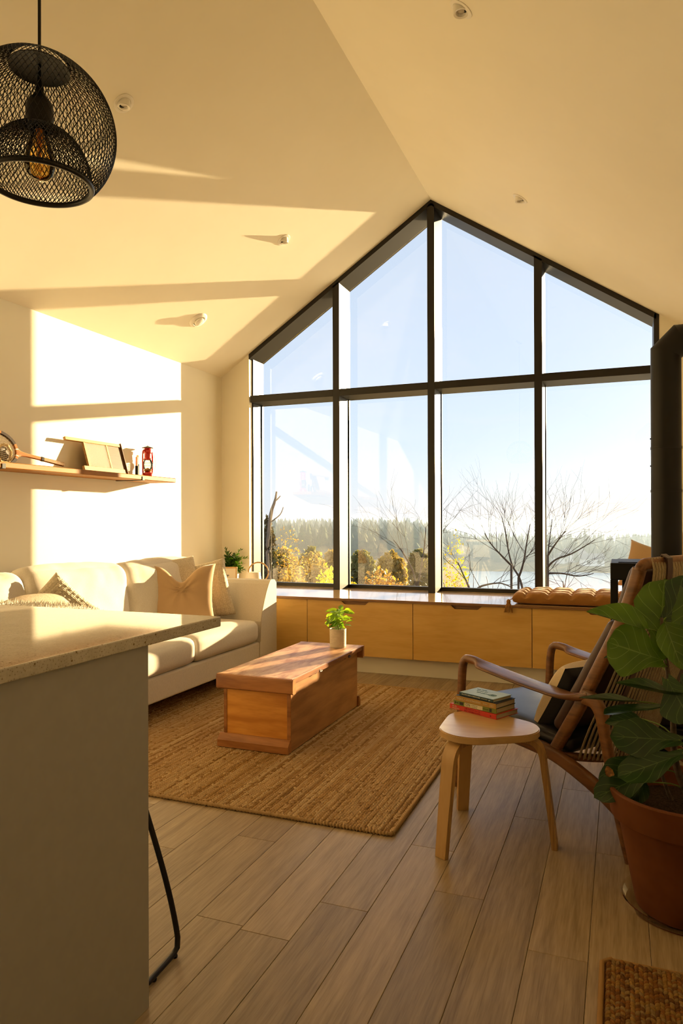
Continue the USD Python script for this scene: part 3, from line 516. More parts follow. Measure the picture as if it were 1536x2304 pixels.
part(t, 'end_board', box(bx0 + .016, bx1 - .018, by0, by0 + .02, .075, .372), PEND, world=True); part(t, 'end_board', box(bx0 + .016, bx1 - .018, by1 - .02, by1, TZ, .372), PEND, world=True)
part(t, 'side_board', box(bx1 - .020, bx1, by0 - .001, by1 + .001, TZ, .388, .003), PSIDE, world=True); part(t, 'side_board', box(bx0, bx0 + .018, by0 - .001, by1 + .001, TZ, .388, .003), PSIDE, world=True)
for x0, x1 in ((bx0 - .0015, bx0 + .0175), (bx1 - .0215, bx1 + .0012)): part(t, 'corner_strip', box(x0, x1, by0 - .0035, by0 + .001, .075, .372, .001), PDARK, world=True)
part(t, 'bottom_board', box(bx0 + .018, bx1 - .02, by0 + .02, by1 - .02, TZ, TZ + .015), PSIDE, world=True)
mo = Polygon([(by0 - .040, TZ), (by0 - .040, .052), (by0 - .034, .060), (by0 - .010, .083), (by0 + .002, .083), (by0 + .002, TZ)])
part(t, 'base_moulding', prism(mo, bx0 - .022, bx1 + .001, 'x'), PDARK, world=True, smooth=25)
mo2 = Polygon([(by1 - .002, TZ), (by1 - .002, .083), (by1 + .010, .083), (by1 + .034, .056), (by1 + .034, TZ)]); part(t, 'base_moulding', prism(mo2, bx0 - .022, bx1 + .010, 'x'), PDARK, world=True, smooth=25)
lid = part(t, 'lid', [box(-2.085, -1.628 - .004, 3.432, 3.985, .393, .4195, .002), box(-2.085, -1.628 - .004, 3.9855, 4.535, .393, .4195, .002)], PLID, world=True)
part(lid, 'lid_edge', box(-1.634, -1.627, 3.43, 4.54, .390, .418, .002), PDARKY, world=True)
for ya, yb in ((3.415, 3.452), (4.518, 4.548)):
    cz = Polygon([(ya, .345), (ya, .405), (ya + .006, .418), (yb, .4185), (yb, .338), (ya + .012, .336)]) if ya < 4 else Polygon([(ya, .340), (ya, .4185), (yb, .4185), (yb, .345)])
    part(lid, 'cleat', prism(cz, -2.092, -1.622, 'x'), PDARK, world=True, smooth=25)
IRON = mat('rusty_iron', (0.05, 0.035, 0.025), 0.6, metal=.6, c2=(0.10, 0.05, 0.025), scale=60)
for yy_ in (3.80, 4.27):
    h_ = part(t, 'hinge', tube([(-1.6225, yy_ - .016, .390), (-1.6225, yy_ + .016, .390)], .0035, 8), IRON, world=True)
    part(h_, 'hinge_plate', box(-1.6275, -1.6245, yy_ - .014, yy_ + .014, .392, .402), IRON, world=True); part(h_, 'hinge_plate', box(-1.657, -1.6535, yy_ - .010, yy_ + .014, .374, .3895), IRON, world=True)
part(lid, 'lid_lining', box(-2.06, -1.66, 3.48, 4.50, .386, .3925), PSIDE, world=True)
# plant on the trunk
STONE = mat('ribbed_stoneware', (0.58, 0.50, 0.37), 0.6, c2=(0.63, 0.55, 0.42), scale=40)
SOIL = mat('potting_soil', (0.022, 0.013, 0.008), 0.95, spec=.1, c2=(0.06, 0.035, 0.02), scale=120, bump=.8, bscale=150, bdist=.01)
pc = at(763, 1460, z=.4195) + V(-.03, .052, 0)
def blade(L, W, tip=(1, 0, 0), nrm=(0, 0, 1), base=(0, 0, 0), fold=.25, droop=.3, shape='heart', n=10, wav=0.0, seed=0):
    """A leaf blade from base along tip, with its face along nrm; returns mesh and st coordinates."""
    B = basis(tip, nrm); s = np.linspace(0, 1, n + 1); r = np.random.default_rng(seed)
    if shape == 'heart': w = np.sin(np.pi * np.clip(s, 0, 1) ** .62) ** .8 * (1 - .25 * s)
    elif shape == 'fiddle': w = (.30 + .70 * np.clip((s - .12) / .5, 0, 1) ** 1.2) * np.sin(np.pi * np.clip(.05 + .95 * s, 0, 1) ** .9) ** .45
    elif shape == 'lance': w = np.sin(np.pi * s ** .8) ** .8
    else: w = np.sin(np.pi * s)
    k = np.array([-1, -.66, -.33, 0, .33, .66, 1.0]); X = s[:, None] * L + 0 * k; Y = k * w[:, None] * W / 2
    ph = r.random() * 6; Z = fold * np.abs(Y) - droop * L * (s[:, None] ** 2) + wav * W * np.sin(s[:, None] * 9 + ph + k * 1.5) * np.abs(k) ** 1.5
    if shape in ('heart', 'fiddle'): X = X - (.10 * L * np.abs(k) ** 2 * (s[:, None] < .15)) + (.03 * L * np.abs(k) * (s[:, None] > .85) * (shape == 'fiddle'))
    v = np.stack([X, Y, Z], -1).reshape(-1, 3) @ B.T + V(*base); m_ = len(k); i, j = np.meshgrid(np.arange(n), np.arange(m_ - 1), indexing='ij')
    q = np.stack([i * m_ + j, (i + 1) * m_ + j, (i + 1) * m_ + j + 1, i * m_ + j + 1], -1).reshape(-1, 4); uv = np.stack([np.repeat(s, m_), np.tile(k, n + 1)], 1)
    return (v, np.vstack([q[:, [0, 1, 2]], q[:, [0, 2, 3]]])), uv
POTH = leaf_mat('bright_leaf', (0.10, 0.22, 0.012), (0.30, 0.44, 0.03), vein=(0.40, 0.52, 0.10), trans=.5, nv=5)
t = thing('small_potted_plant', 'small bright green plant in a ribbed cream pot on the trunk', 'potted plant', pc)
pr = [(0, 0), (.050, 0), (.052, .004)]
for i in range(11): z_ = .008 + i * .0102; pr += [(.0535 + .0012 * i / 10, z_), (.0545 + .0012 * i / 10, z_ + .003), (.0545 + .0012 * i / 10, z_ + .007), (.0535 + .0012 * i / 10, z_ + .0095)]
pr += [(.0565, .122), (.0560, .126), (.053, .126), (.051, .118), (.050, .10)]
part(t, 'pot', lathe(pr, 40), STONE, smooth=30); part(t, 'soil', lathe([(.051, .104), (.03, .110), (0, .112)], 24), SOIL)
rg = np.random.default_rng(21); STEM = mat('green_stem', (0.16, 0.25, 0.03), .5)
for i in range(36):
    a_ = rg.random() * 2 * math.pi; rr_ = .010 + .050 * rg.random(); hh = .145 + .105 * rg.random(); b0 = V(.02 * math.cos(a_), .02 * math.sin(a_), .108); tp = V(rr_ * math.cos(a_) + .010, rr_ * math.sin(a_) - .01, hh)
    if i in (0, 1): tp = V(-.075, -.01, .17 + .03 * i)
    part(t, 'stem', tube(spline([b0, (b0 + tp) / 2 + V(-.1 * tp[0], -.1 * tp[1], .015), tp], 8), .0013, 5), STEM)
    L = .045 + .03 * rg.random(); d_ = V(math.cos(a_), math.sin(a_), -.15 + .5 * rg.random()); (bm, uv) = blade(L, L * .72, d_, V(-.3 * math.cos(a_) + rg.normal(0, .3), -.5 + rg.normal(0, .3), 1), tp, .3, .25, 'heart', 7, .05, i)
    part(t, 'leaf', bm, POTH, smooth=True, uv=uv)
# ================================================================ THREE-LEGGED STOOL AND BOOKS
BIRCH = wood('birch_veneer', (0.50, 0.285, 0.10), (0.62, 0.385, 0.16), grain=(8, 8, 1.2), scale=1.3, rough=.35, rand=.05, rings=.03, bump=.03)
BIRT = wood('birch_seat_veneer', (0.52, 0.31, 0.125), (0.62, 0.40, 0.18), grain=(1.3, 9, 9), scale=1.3, rough=.24, rand=.02, rings=.03, bump=.02, spec=.55)
PLYE = wood('birch_ply_edge', (0.30, 0.15, 0.05), (0.56, 0.34, 0.13), grain=(130, 130, 3), scale=1.0, rough=.45, rand=.02)
feet = [at(995, 1929, z=0), at(1041, 1822, z=0), at(1246, 1908, z=0)]; cc = sum(feet) / 3
t = thing('three_legged_stool', 'light birch three-legged stool holding four books', 'stool', (cc[0], cc[1], 0)); ST = .450
tri = Polygon([(.082 * (f - cc)[0] / np.linalg.norm(f - cc), .082 * (f - cc)[1] / np.linalg.norm(f - cc)) for f in feet]).buffer(.128, 32)
layers = [prism(tri.buffer(-e), z0, z1) for e, z0, z1 in ((.004, ST - .028, ST - .025), (0, ST - .025, ST - .004), (.0035, ST - .004, ST))]
part(t, 'seat', layers[1:], BIRT, smooth=40); part(t, 'seat_edge', layers[0], PLYE)
for f in feet:
    d_ = (f - cc) / np.linalg.norm(f - cc); R0 = np.linalg.norm(f - cc); tn = V(-d_[1], d_[0], 0)
    P = spline([d_ * (R0 + .004) + V(0, 0, 0), d_ * (R0 - .034) + V(0, 0, .30), d_ * (R0 - .042) + V(0, 0, .355), d_ * (R0 - .058) + V(0, 0, .390), d_ * (R0 - .088) + V(0, 0, .4085), d_ * (R0 - .125) + V(0, 0, .411), d_ * .07 + V(0, 0, .411)], 40)
    w_ = np.r_[np.linspace(.0235, .029, 28), np.linspace(.029, .030, 12)]
    lg = part(t, 'leg', sweep(P, np.stack([np.array([(-.0105, -w), (.0105, -w), (.0105, w), (-.0105, w)]) for w in w_]), up=tn), BIRCH, smooth=25)
    part(lg, 'ply_edge', [sweep(P + tn * s * (w_[:, None] + .0002), np.stack([np.array([(-.0102, -.0004), (.0102, -.0004), (.0102, .0004), (-.0102, .0004)]) for w in w_]), up=tn) for s in (-1, 1)], PLYE, smooth=25)
PAPER = mat('book_pages', (0.62, 0.53, 0.38), .8, c2=(0.50, 0.41, 0.28), scale=3.0, stretch=(1, 1, 260), lo=.3, hi=.7)
def book(label, c, zb, th, pl, pr_, W, cover, spine, texts, extra=None):
    """A book lying flat with its spine's lower corners at pixels pl and pr_; texts: (words, height, along 0..1, up 0..1, material, width)."""
    A = at(*pl, z=zb); B = at(*pr_, z=zb); e = (B - A) / np.linalg.norm(B - A); L = np.linalg.norm(B - A); n_ = V(-e[1], e[0], 0)
    M = np.stack([e, n_, V(0, 0, 1)], 1); t = thing('book', label, 'book', A, rot=M); c_ = .0016
    part(t, 'cover', [box(0, L, 0, W, 0, c_, .0004), box(0, L, 0, W, th - c_, th, .0004)], cover); part(t, 'spine', box(0, L, -.0008, .0022, 0, th, .0006), spine)
    part(t, 'pages', box(.003, L - .003, .002, W - .003, c_, th - c_), PAPER)
    for w, h, u, q, mm, wd in texts: part(t, 'lettering', text_on(w, h, np.stack([V(1, 0, 0), V(0, 0, 1), V(0, -1, 0)], 1), (u * L, -.0008, q * th), width=wd * L if wd else None), mm)
    return t, L
INK = mat('ink_black', (0.012, 0.012, 0.012), .6); CRM = mat('print_cream', (0.72, 0.62, 0.38), .6); WPR = mat('print_white', (0.78, 0.74, 0.68), .6)
RED = mat('red_cover', (0.62, 0.035, 0.012), .45); DRED = mat('print_dark_red', (0.20, 0.008, 0.006), .5); GRN = mat('green_cover', (0.20, 0.24, 0.025), .5); GLD = mat('gold_cover', (0.42, 0.23, 0.045), .45); TEAL = mat('dark_teal_cover', (0.018, 0.055, 0.062), .45); PBL = mat('pale_blue_cover', (0.42, 0.56, 0.60), .4, c2=(0.46, 0.60, 0.64), scale=40); BLP = mat('print_blue', (0.12, 0.27, 0.42), .5)
z0 = ST + .0004
book('red paperback at the bottom of the book stack', 0, z0, .0205, (1012, 1592.5), (1116, 1619.5), .150, RED, RED, [('MARK', .0052, .06, .55, CRM, .10), ('MANSON', .0052, .06, .14, CRM, .15), ('THE SUBTLE ART OF', .0058, .33, .56, DRED, .34), ('NOT GIVING A F*CK', .0058, .33, .12, DRED, .34), ('*', .014, .87, -.05, DRED, None)])
b_, L_ = book('green gin book, second from the bottom of the stack', 0, z0 + .0210, .0195, (1020.4, 1584.2), (1116.4, 1606.6), .138, GRN, GRN, [('GIN', .0105, .29, .24, INK, .11), ('THE UNOFFICIAL GUIDE', .0030, .425, .56, INK, .15), ('TO THE BOTANICALS', .0030, .425, .24, INK, .14), ('DISTILLED', .0030, .70, .40, INK, .12)])
part(b_, 'title_label', box(.265 * L_, .69 * L_, -.0012, -.0009, .0015, .018), CRM)
for x0_, x1_, a_, c_ in ((.145, .235, .004, .0155), (.845, .895, .003, .0165)): part(b_, 'printed_band', box(x0_ * L_, x1_ * L_, -.0013, -.0009, a_, c_), INK)
for pg in ([(.03, .016), (.065, .0105), (.03, .004)], [(.065, .009), (.10, .0085), (.115, .005), (.115, .015), (.10, .0115), (.065, .0115)]): part(b_, 'printed_glass', prism(Polygon([(u * L_, q) for u, q in pg]), -.0013, -.0009, 'y'), INK)
book('gold spined cocktail book, third up the stack', 0, z0 + .0410, .0215, (1023.6, 1575.2), (1115.6, 1596.0), .142, INK, GLD, [('TEQUILA MOCKINGBIRD', .0072, .035, .36, CRM, .60), ('TIM FEDERLE', .0036, .69, .44, CRM, .11), ('||||', .008, .86, .30, CRM, .07)])
b_, L_ = book('slim pale blue hardback on top of the book stack', 0, z0 + .0630, .0125, (1032.7, 1563.0), (1108.4, 1581.0), .128, PBL, TEAL, [('THE LITTLE BOOK OF MINDFULNESS', .0046, .08, .32, WPR, .56), ('DR PATRIZIA COLLARD', .0026, .67, .38, CRM, .17), ('gb', .0046, .88, .3, WPR, .05)])
up_ = np.stack([V(1, 0, 0), V(0, 1, 0), V(0, 0, 1)], 1); Mt = np.stack([V(0, 1, 0), V(-1, 0, 0), V(0, 0, 1)], 1)
for w, x_, y_ in (('the little', .028, .030), ('book of', .045, .034), ('mindfulness', .063, .022)): part(b_, 'cover_lettering', text_on(w, .0095, up_, (x_ - .01, .095 - (x_ - .028) * 1.3, .0126), width=.055 if 'mind' not in w else .080), BLP)
part(b_, 'printed_rosette', [xf(tube([(r_ * math.cos(q) * (1 + .12 * math.cos(8 * q)), r_ * math.sin(q) * (1 + .12 * math.cos(8 * q)), 0) for q in np.arange(48) * 2 * math.pi / 48], .0006, 4, closed=True), (L_ * .76, .055, .0126)) for r_ in (.004, .008, .012, .016)], BLP)
# ================================================================ ARMCHAIR
FL = V(-.70, 3.325, 0); ax_ = V(.82, -.572, 0); ax_ /= np.linalg.norm(ax_)
WAL = wood('walnut_oiled', (0.105, 0.038, 0.010), (0.275, 0.112, 0.032), grain=(2.0, 14, 14), scale=1.5, rough=.33, rand=.06, rings=.06, bump=.05, spec=.5)
LEA = mat('black_leather', (0.020, 0.018, 0.022), .34, spec=.5, c2=(0.030, 0.026, 0.028), scale=20, bump=.15, bscale=220, bdist=.001)
BRL = mat('dark_brown_leather', (0.055, 0.024, 0.016), .42, spec=.45, c2=(0.075, 0.034, 0.022), scale=14, bump=.15, bscale=200, bdist=.001)
CORD = mat('natural_cord', (0.40, 0.31, 0.185), .8, spec=.15, c2=(0.48, 0.38, 0.24), scale=90, bump=.3, bscale=600, bdist=.001)
t = thing('armchair', 'walnut lounge chair with corded back, dark leather pads, seen from behind', 'armchair', FL, rot=np.stack([ax_, np.cross(V(0, 0, 1), ax_), V(0, 0, 1)], 1)); CHAIR = t; W_ = .62
def arm_leg(y0, s):
    P = spline([(-.036, y0, 0), (-.006, y0, .30), (.006, y0, .545), (.016, y0, .598), (.042, y0, .620), (.085, y0, .618), (.150, y0, .604), (.30, y0, .585), (.50, y0, .566), (.60, y0, .560), (.66, y0, .566), (.715, y0, .585)], 70)
    ss = np.r_[0, np.cumsum(np.linalg.norm(np.diff(P, axis=0), axis=1))]; L1 = ss[np.argmax(P[:, 0] > .082)]
    f = np.clip((ss - L1) / .07, 0, 1) * np.clip((ss[-1] - ss) / .17, 0, 1); f = f * f * (3 - 2 * f)
    th = .0185 - .0090 * f; wd = .0175 + .040 * f; th[:10] *= np.linspace(.72, 1, 10); wd[:10] *= np.linspace(.72, 1, 10)
    return sweep(P, np.stack([ring2(a, b, 16, 2.6) for a, b in zip(th, wd)]), up=(0, 1, 0))
UPR = [(.535, .318), (.60, .425), (.662, .528), (.70, .600), (.755, .701), (.862, .909), (.925, 1.085)]
def upr(z): return float(np.interp(z, [p[1] for p in UPR], [p[0] for p in UPR]))
for y0, s in ((0, 1), (W_, -1)):
    part(t, 'arm', arm_leg(y0, s), WAL, smooth=50)
    yi = y0 + s * .012
    part(t, 'back_post', sweep(spline([(a, yi, b) for a, b in UPR] , 40), ring2(.0255, .0175, 14, 2.8), up=(0, 1, 0)), WAL, smooth=50)
    part(t, 'rear_leg', sweep(spline([(.690, y0, .575), (.738, y0, .565), (.768, y0, .525), (.785, y0, .445), (.808, y0, .34), (.838, y0, .19), (.888, y0, .0)], 40), np.stack([ring2(a, .017, 14, 2.6) for a in np.interp(np.linspace(0, 1, 40), [0, .25, .7, 1], [.034, .024, .020, .013])]), up=(0, 1, 0)), WAL, smooth=50)
    part(t, 'side_rail', sweep(spline([(.0, y0, .326), (.25, y0, .330), (.50, y0, .316), (.70, y0, .256), (.848, y0, .178)], 30), ring2(.029, .0155, 14, 4), up=(0, 1, 0)), WAL, smooth=50)
part(t, 'top_rail', sweep(spline([(.925, .012, 1.078), (.931, .017, 1.096), (.936, .035, 1.103), (.940, W_ / 2, 1.108), (.936, W_ - .035, 1.103), (.931, W_ - .017, 1.096), (.925, W_ - .012, 1.078)], 48), ring2(.0215, .0165, 14, 2.6), up=(1, 0, 0)), WAL, smooth=50)
part(t, 'front_rail', sweep([(.006, .0, .285), (.006, W_, .285)], ring2(.013, .024, 14, 3), up=(0, 0, 1)), WAL, smooth=50)
brail = lambda y: V(.575 + .10 * (1 - (2 * y / W_ - 1) ** 2), y, .315 - .030 * (1 - (2 * y / W_ - 1) ** 2))
part(t, 'lower_back_rail', sweep([brail(y) for y in np.linspace(0.01, W_ - .01, 24)], ring2(.020, .015, 12, 3), up=(0, 0, 1)), WAL, smooth=50)
trail = lambda y: V(.938 + .003 * (1 - (2 * y / W_ - 1) ** 2), y, 1.104)
for k in range(30):                                                              # paired cords strung from rail to rail, looped over the top
    y = .052 + k * (W_ - .104) / 29; b = brail(y); tp = trail(y); out = []
    for d in (-.0034, .0034):
        P = spline([b + V(.020, d, -.004), b + V(.030, d, .03), (b * .55 + tp * .45) + V(.030, d, 0), tp + V(.019, d, -.030), tp + V(.021, d, .004), tp + V(.006, d, .0205), tp + V(-.012, d, .014), tp + V(-.016, d, -.008)], 22)
        out.append(tube(P, .0029, 5, up=(0, 1, 0)))
    part(t, 'cord', join(*out), CORD, smooth=60, kind='stuff' if False else None)
for y in (.135, W_ - .135): part(t, 'strap', sweep(spline([(.90, y, .98), (.928, y, 1.06), (.944, y, 1.135), (.968, y, 1.118), (.966, y, 1.06), (.90, y, .88), (.72, y, .45), (.66, y, .33)], 40), np.array([(-.0025, -.016), (.0025, -.016), (.0025, .016), (-.0025, .016)]), up=(0, 1, 0)), BRL, smooth=40)
# leather pads
def pad(s0, z0, s1, z1, th, y0, y1, seed): 
    d = V(s1 - s0, 0, z1 - z0); L = np.linalg.norm(d); d /= L; n_ = V(-d[2], 0, d[0]); M = np.stack([d, V(0, 1, 0), np.cross(d, V(0, 1, 0))], 1); 
    return xf(softbox(L, y1 - y0, th, th * .45, (0, 0, .012), 12, .006, seed, 7), ((s0 + s1) / 2, (y0 + y1) / 2, (z0 + z1) / 2), M=M)
part(t, 'seat_pad', pad(-.03, .385, .60, .345, .075, .030, W_ - .030, 1), LEA, smooth=60)
part(t, 'back_pad', pad(.520, .40, .800, .872, .058, .035, W_ - .035, 2), BRL, smooth=60); part(t, 'back_pad', pad(.805, .868, .895, 1.085, .058, .035, W_ - .035, 3), BRL, smooth=60)
# cushion on the chair
BEI = mat('beige_canvas', (0.56, 0.42, 0.24), .85, c2=(0.62, 0.48, 0.29), scale=300, bump=.15, bscale=400, bdist=.001); NAV = mat('black_canvas', (0.014, 0.013, 0.016), .8, c2=(0.02, 0.019, 0.022), scale=200)
Rc = np.stack([ax_, np.cross(V(0, 0, 1), ax_), V(0, 0, 1)], 1); 
t = thing('chair_cushion', 'beige cushion with a black panel propped on the armchair seat', 'cushion', FL + Rc @ V(.395, .25, .368), rot=Rc @ (euler(ry=math.radians(30))[:3, :3] @ euler(rz=math.radians(-90))[:3, :3]))
v_, f_ = pillow(.40, .33, .16, 30, 14, .008, .05); sd = np.sign(v_[f_].mean(1)[:, 1]); xm = np.abs(v_[f_].mean(1)[:, 0])
part(t, 'front_face', (v_, f_[sd < 0]), BEI, smooth=60); part(t, 'back_face', (v_, f_[sd >= 0]), NAV, smooth=60)
# ================================================================ FIDDLE-LEAF FIG
TER = mat('terracotta', (0.135, 0.040, 0.010), .7, spec=.2, c2=(0.18, 0.058, 0.016), scale=7, detail=6, bump=.12, bscale=90, bdist=.002)
PC = V(.196, 2.555, 0)
t = thing('fig_pot_saucer', 'clear plastic saucer under the terracotta pot', 'saucer', PC)
CLR = pane_mat('clear_plastic', 1.07, .12, (.93, .92, .90))
part(t, 'dish', lathe([(0, .0008), (.165, .0008), (.183, .004), (.192, .028), (.198, .030), (.199, .0285), (.1935, .026), (.186, .003), (.166, -.0002 + .0002), (0, 0)], 56), CLR, smooth=40)
for k in range(3): part(t, 'ridge', lathe([(.05 + .04 * k, .0010), (.052 + .04 * k, .0028), (.054 + .04 * k, .0010)], 40), CLR)
t = thing('fiddle_leaf_fig', 'large-leaved fig tree in a terracotta pot, right edge', 'potted plant', PC + V(0, 0, .003)); FIG = t
pot = [(0, 0), (.140, 0), (.148, .004), (.152, .020), (.168, .10), (.190, .215), (.201, .268), (.2025, .274), (.221, .276), (.2235, .280), (.2345, .355), (.2350, .362), (.231, .366), (.222, .366), (.2175, .360), (.210, .30), (.19, .25)]
pot = [(a * 1.03, b * 1.055) for a, b in pot]; part(t, 'pot', lathe(pot, 64), TER, smooth=32); part(t, 'soil', lathe([(.213, .318), (.15, .326), (.06, .332), (0, .333)], 40), SOIL, smooth=50)
FIGL = [leaf_mat('fig_leaf_fresh', (0.060, 0.125, 0.008), (0.105, 0.20, 0.014), vein=(0.20, 0.31, 0.06), rough=.34, trans=.30, nv=5.0, rand=.15), leaf_mat('fig_leaf_dark', (0.018, 0.050, 0.012), (0.034, 0.080, 0.018), vein=(0.10, 0.17, 0.05), rough=.30, trans=.16, nv=5.0, rand=.15)]
DRY = mat('dry_leaf_edge', (0.34, 0.15, 0.03), .8, c2=(0.16, 0.07, 0.02), scale=60); BARK = mat('fig_bark', (0.075, 0.05, 0.03), .8, c2=(0.13, 0.09, 0.055), scale=60, bump=.4, bscale=120, bdist=.004)
stem = [PC + V(.035, .0, .31), at(1516, 1690, y=2.55), at(1513, 1600, y=2.54), at(1500, 1500, y=2.52), at(1489, 1425, y=2.50), at(1488, 1390, y=2.50)]
part(t, 'trunk', tube(spline(stem, 30), np.linspace(.013, .005, 30), 10), BARK, world=True, smooth=60)
part(t, 'trunk', tube(spline([PC + V(-.03, .03, .31), at(1478, 1700, y=2.58), at(1470, 1640, y=2.57)], 12), np.linspace(.007, .004, 12), 8), BARK, world=True, smooth=60)
part(t, 'trunk', tube(spline([PC + V(.06, -.02, .31), at(1545, 1650, y=2.5), at(1560, 1500, y=2.48)], 14), np.linspace(.010, .005, 14), 8), BARK, world=True, smooth=60)
#        base px        tip px       y base y tip  width  normal            fold droop mat shape
LEAVES = [((1484, 1462), (1484, 1318), 2.50, 2.42, .185, (-.12, -1, .35), .35, .10, 0, 'fiddle'),
          ((1462, 1418), (1366, 1338), 2.50, 2.36, .090, (.55, -.55, .8), .9, .05, 0, 'lance'),
          ((1492, 1486), (1408, 1446), 2.48, 2.37, .205, (.10, -1, .30), .15, .05, 0, 'fiddle'),
          ((1494, 1398), (1556, 1482), 2.50, 2.40, .120, (.4, -1, .3), .5, .10, 0, 'lance'),
          ((1496, 1392), (1566, 1312), 2.52, 2.48, .150, (.1, -1, .2), .3, .10, 1, 'fiddle'),
          ((1446, 1478), (1360, 1462), 2.62, 2.56, .050, (0, -.1, 1), .6, .10, 1, 'lance'),
          ((1536, 1568), (1398, 1500), 2.50, 2.34, .095, (.25, .02, 1), .5, .12, 1, 'lance'),
          ((1440, 1580), (1310, 1541), 2.52, 2.36, .058, (.15, .0, 1), .5, .12, 1, 'lance'),
          ((1500, 1588), (1362, 1592), 2.52, 2.40, .080, (.0, -.15, 1), .3, .06, 1, 'fiddle'),
          ((1440, 1616), (1362, 1618), 2.62, 2.58, .060, (0, -.7, .7), .3, .05, 1, 'lance'),
          ((1532, 1666), (1402, 1650), 2.50, 2.39, .138, (.05, -1, .40), .2, .06, 1, 'fiddle'),
          ((1540, 1694), (1412, 1718), 2.50, 2.36, .115, (.05, -.85, .65), .25, .05, 1, 'fiddle'),
          ((1462, 1694), (1366, 1738), 2.56, 2.42, .120, (-.1, -.9, .55), .3, .05, 1, 'fiddle'),
          ((1478, 1730), (1362, 1752), 2.54, 2.38, .110, (0, -.85, .7), .3, .10, 1, 'fiddle'),
          ((1452, 1758), (1414, 1806), 2.52, 2.46, .070, (-.1, -1, .3), .3, .10, 1, 'lance'),
          ((1500, 1528), (1560, 1600), 2.48, 2.38, .170, (.2, -1, .3), .3, .10, 1, 'fiddle'),
          ((1530, 1600), (1600, 1540), 2.52, 2.50, .170, (.1, -1, .4), .3, .10, 1, 'fiddle'),
          ((1500, 1470), (1530, 1400), 2.54, 2.60, .160, (.0, -1, .3), .3, .10, 1, 'fiddle'),
          ((1540, 1690), (1620, 1700), 2.50, 2.45, .170, (.1, -1, .5), .3, .10, 1, 'fiddle'),
          ((1510, 1450), (1590, 1420), 2.55, 2.52, .160, (.1, -1, .3), .3, .12, 1, 'fiddle')]
for i, (b, tp, yb, yt, w, nn, fo, dr, mi, sh) in enumerate(LEAVES):
    B = at(*b, y=yb); T = at(*tp, y=yt); d = T - B; L = np.linalg.norm(d); lm, uv = blade(L, w, d, nn, B, fo, -dr * .3, sh, 14, .035, i + 3)
    l_ = part(t, 'leaf', lm, FIGL[mi], world=True, smooth=True, uv=uv)
    zq = float(np.clip(B[2], .36, 1.1)); zs = [p[2] for p in stem]; sp_ = V(np.interp(zq - .03, zs, [p[0] for p in stem]), np.interp(zq - .03, zs, [p[1] for p in stem]), zq - .03)
    part(t, 'leaf_stalk', tube(spline([sp_, (sp_ + B) / 2 + V(0, 0, .012), B + d * .03], 8), .0022, 6), STEM, world=True, smooth=60)
    if i in (12, 14): part(l_, 'dry_edge', blade(L * .14, w * .30, d, nn, B + d * .88 + V(*nn) * .004, fo, .3, 'lance', 6, .3, i)[0], DRY, world=True, smooth=True)
# ================================================================ STOVE
SX0, SX1, SY0, SY1 = -.050, .520, 4.125, 4.56; PX, PY_, PR = .241, 4.345, .079
t = thing('wood_stove', 'black steel wood stove with a thick flue pipe, right edge by the bench', 'stove', ((SX0 + SX1) / 2, (SY0 + SY1) / 2, 0))
part(t, 'plinth_base', box(SX0 + .03, SX1 - .03, SY0 + .03, SY1 - .03, 0, .10, .004), BLACKM, world=True)
part(t, 'bottom_plate', box(SX0, SX1, SY0, SY1, .10, .16, .004), BLACKM, world=True); part(t, 'top_plate', box(SX0, SX1, SY0, SY1, .940, 1.032, .004), BLACKM, world=True)
part(t, 'top_lip', box(SX0 + .04, SX1 - .04, SY0 + .04, SY1 - .04, 1.032, 1.036, .002), BLACKM, world=True)
for x in (SX0, SX1 - .038):
    for y in (SY0, SY1 - .038): part(t, 'corner_post', box(x, x + .038, y, y + .038, .16, .940, .002), BLACKM, world=True)
part(t, 'firebox', box(SX0 + .060, SX1 - .04, SY0 + .03, SY1 - .05, .165, .938, .004), BLACKM, world=True); part(t, 'door_glass', box(SX0 + .0565, SX0 + .0598, SY0 + .09, SY1 - .09, .30, .86, .001), mat('smoked_glass', (.01, .01, .01), .05, spec=.6), world=True)
seg = [(1.036, 1.42), (1.42, 1.66), (1.66, 2.05), (2.05, 2.19)]
for z0_, z1_ in seg[:-1]: part(t, 'pipe_section', lathe([(0, z0_), (PR + .0022, z0_), (PR + .0022, z0_ + .012), (PR, z0_ + .016), (PR, z1_), (0, z1_)], 48, (PX, PY_, 0)), BLACKM, world=True, smooth=40)
P = np.array([(PX, PY_, 2.05), (PX, PY_, 2.195), (PX + .072, PY_, 2.268), (XR - .004, PY_, 2.268)])
def mitre(P, r, k=48):
    out = []; a = np.arange(k) * 2 * math.pi / k; T = np.diff(P, axis=0); T /= np.linalg.norm(T, axis=1, keepdims=True)
    for i in range(len(P)):
        n_ = T[0] if i == 0 else T[-1] if i == len(P) - 1 else (T[i - 1] + T[i]) / np.linalg.norm(T[i - 1] + T[i]); t0_ = T[max(i - 1, 0)]; s_ = V(0, 1, 0); u_ = np.cross(s_, t0_)
        c = P[i] + r * (np.cos(a)[:, None] * s_ + np.sin(a)[:, None] * u_); c = c - t0_ * (((c - P[i]) @ n_) / (t0_ @ n_))[:, None]; out.append(c)
    return out
C_ = mitre(P, PR)
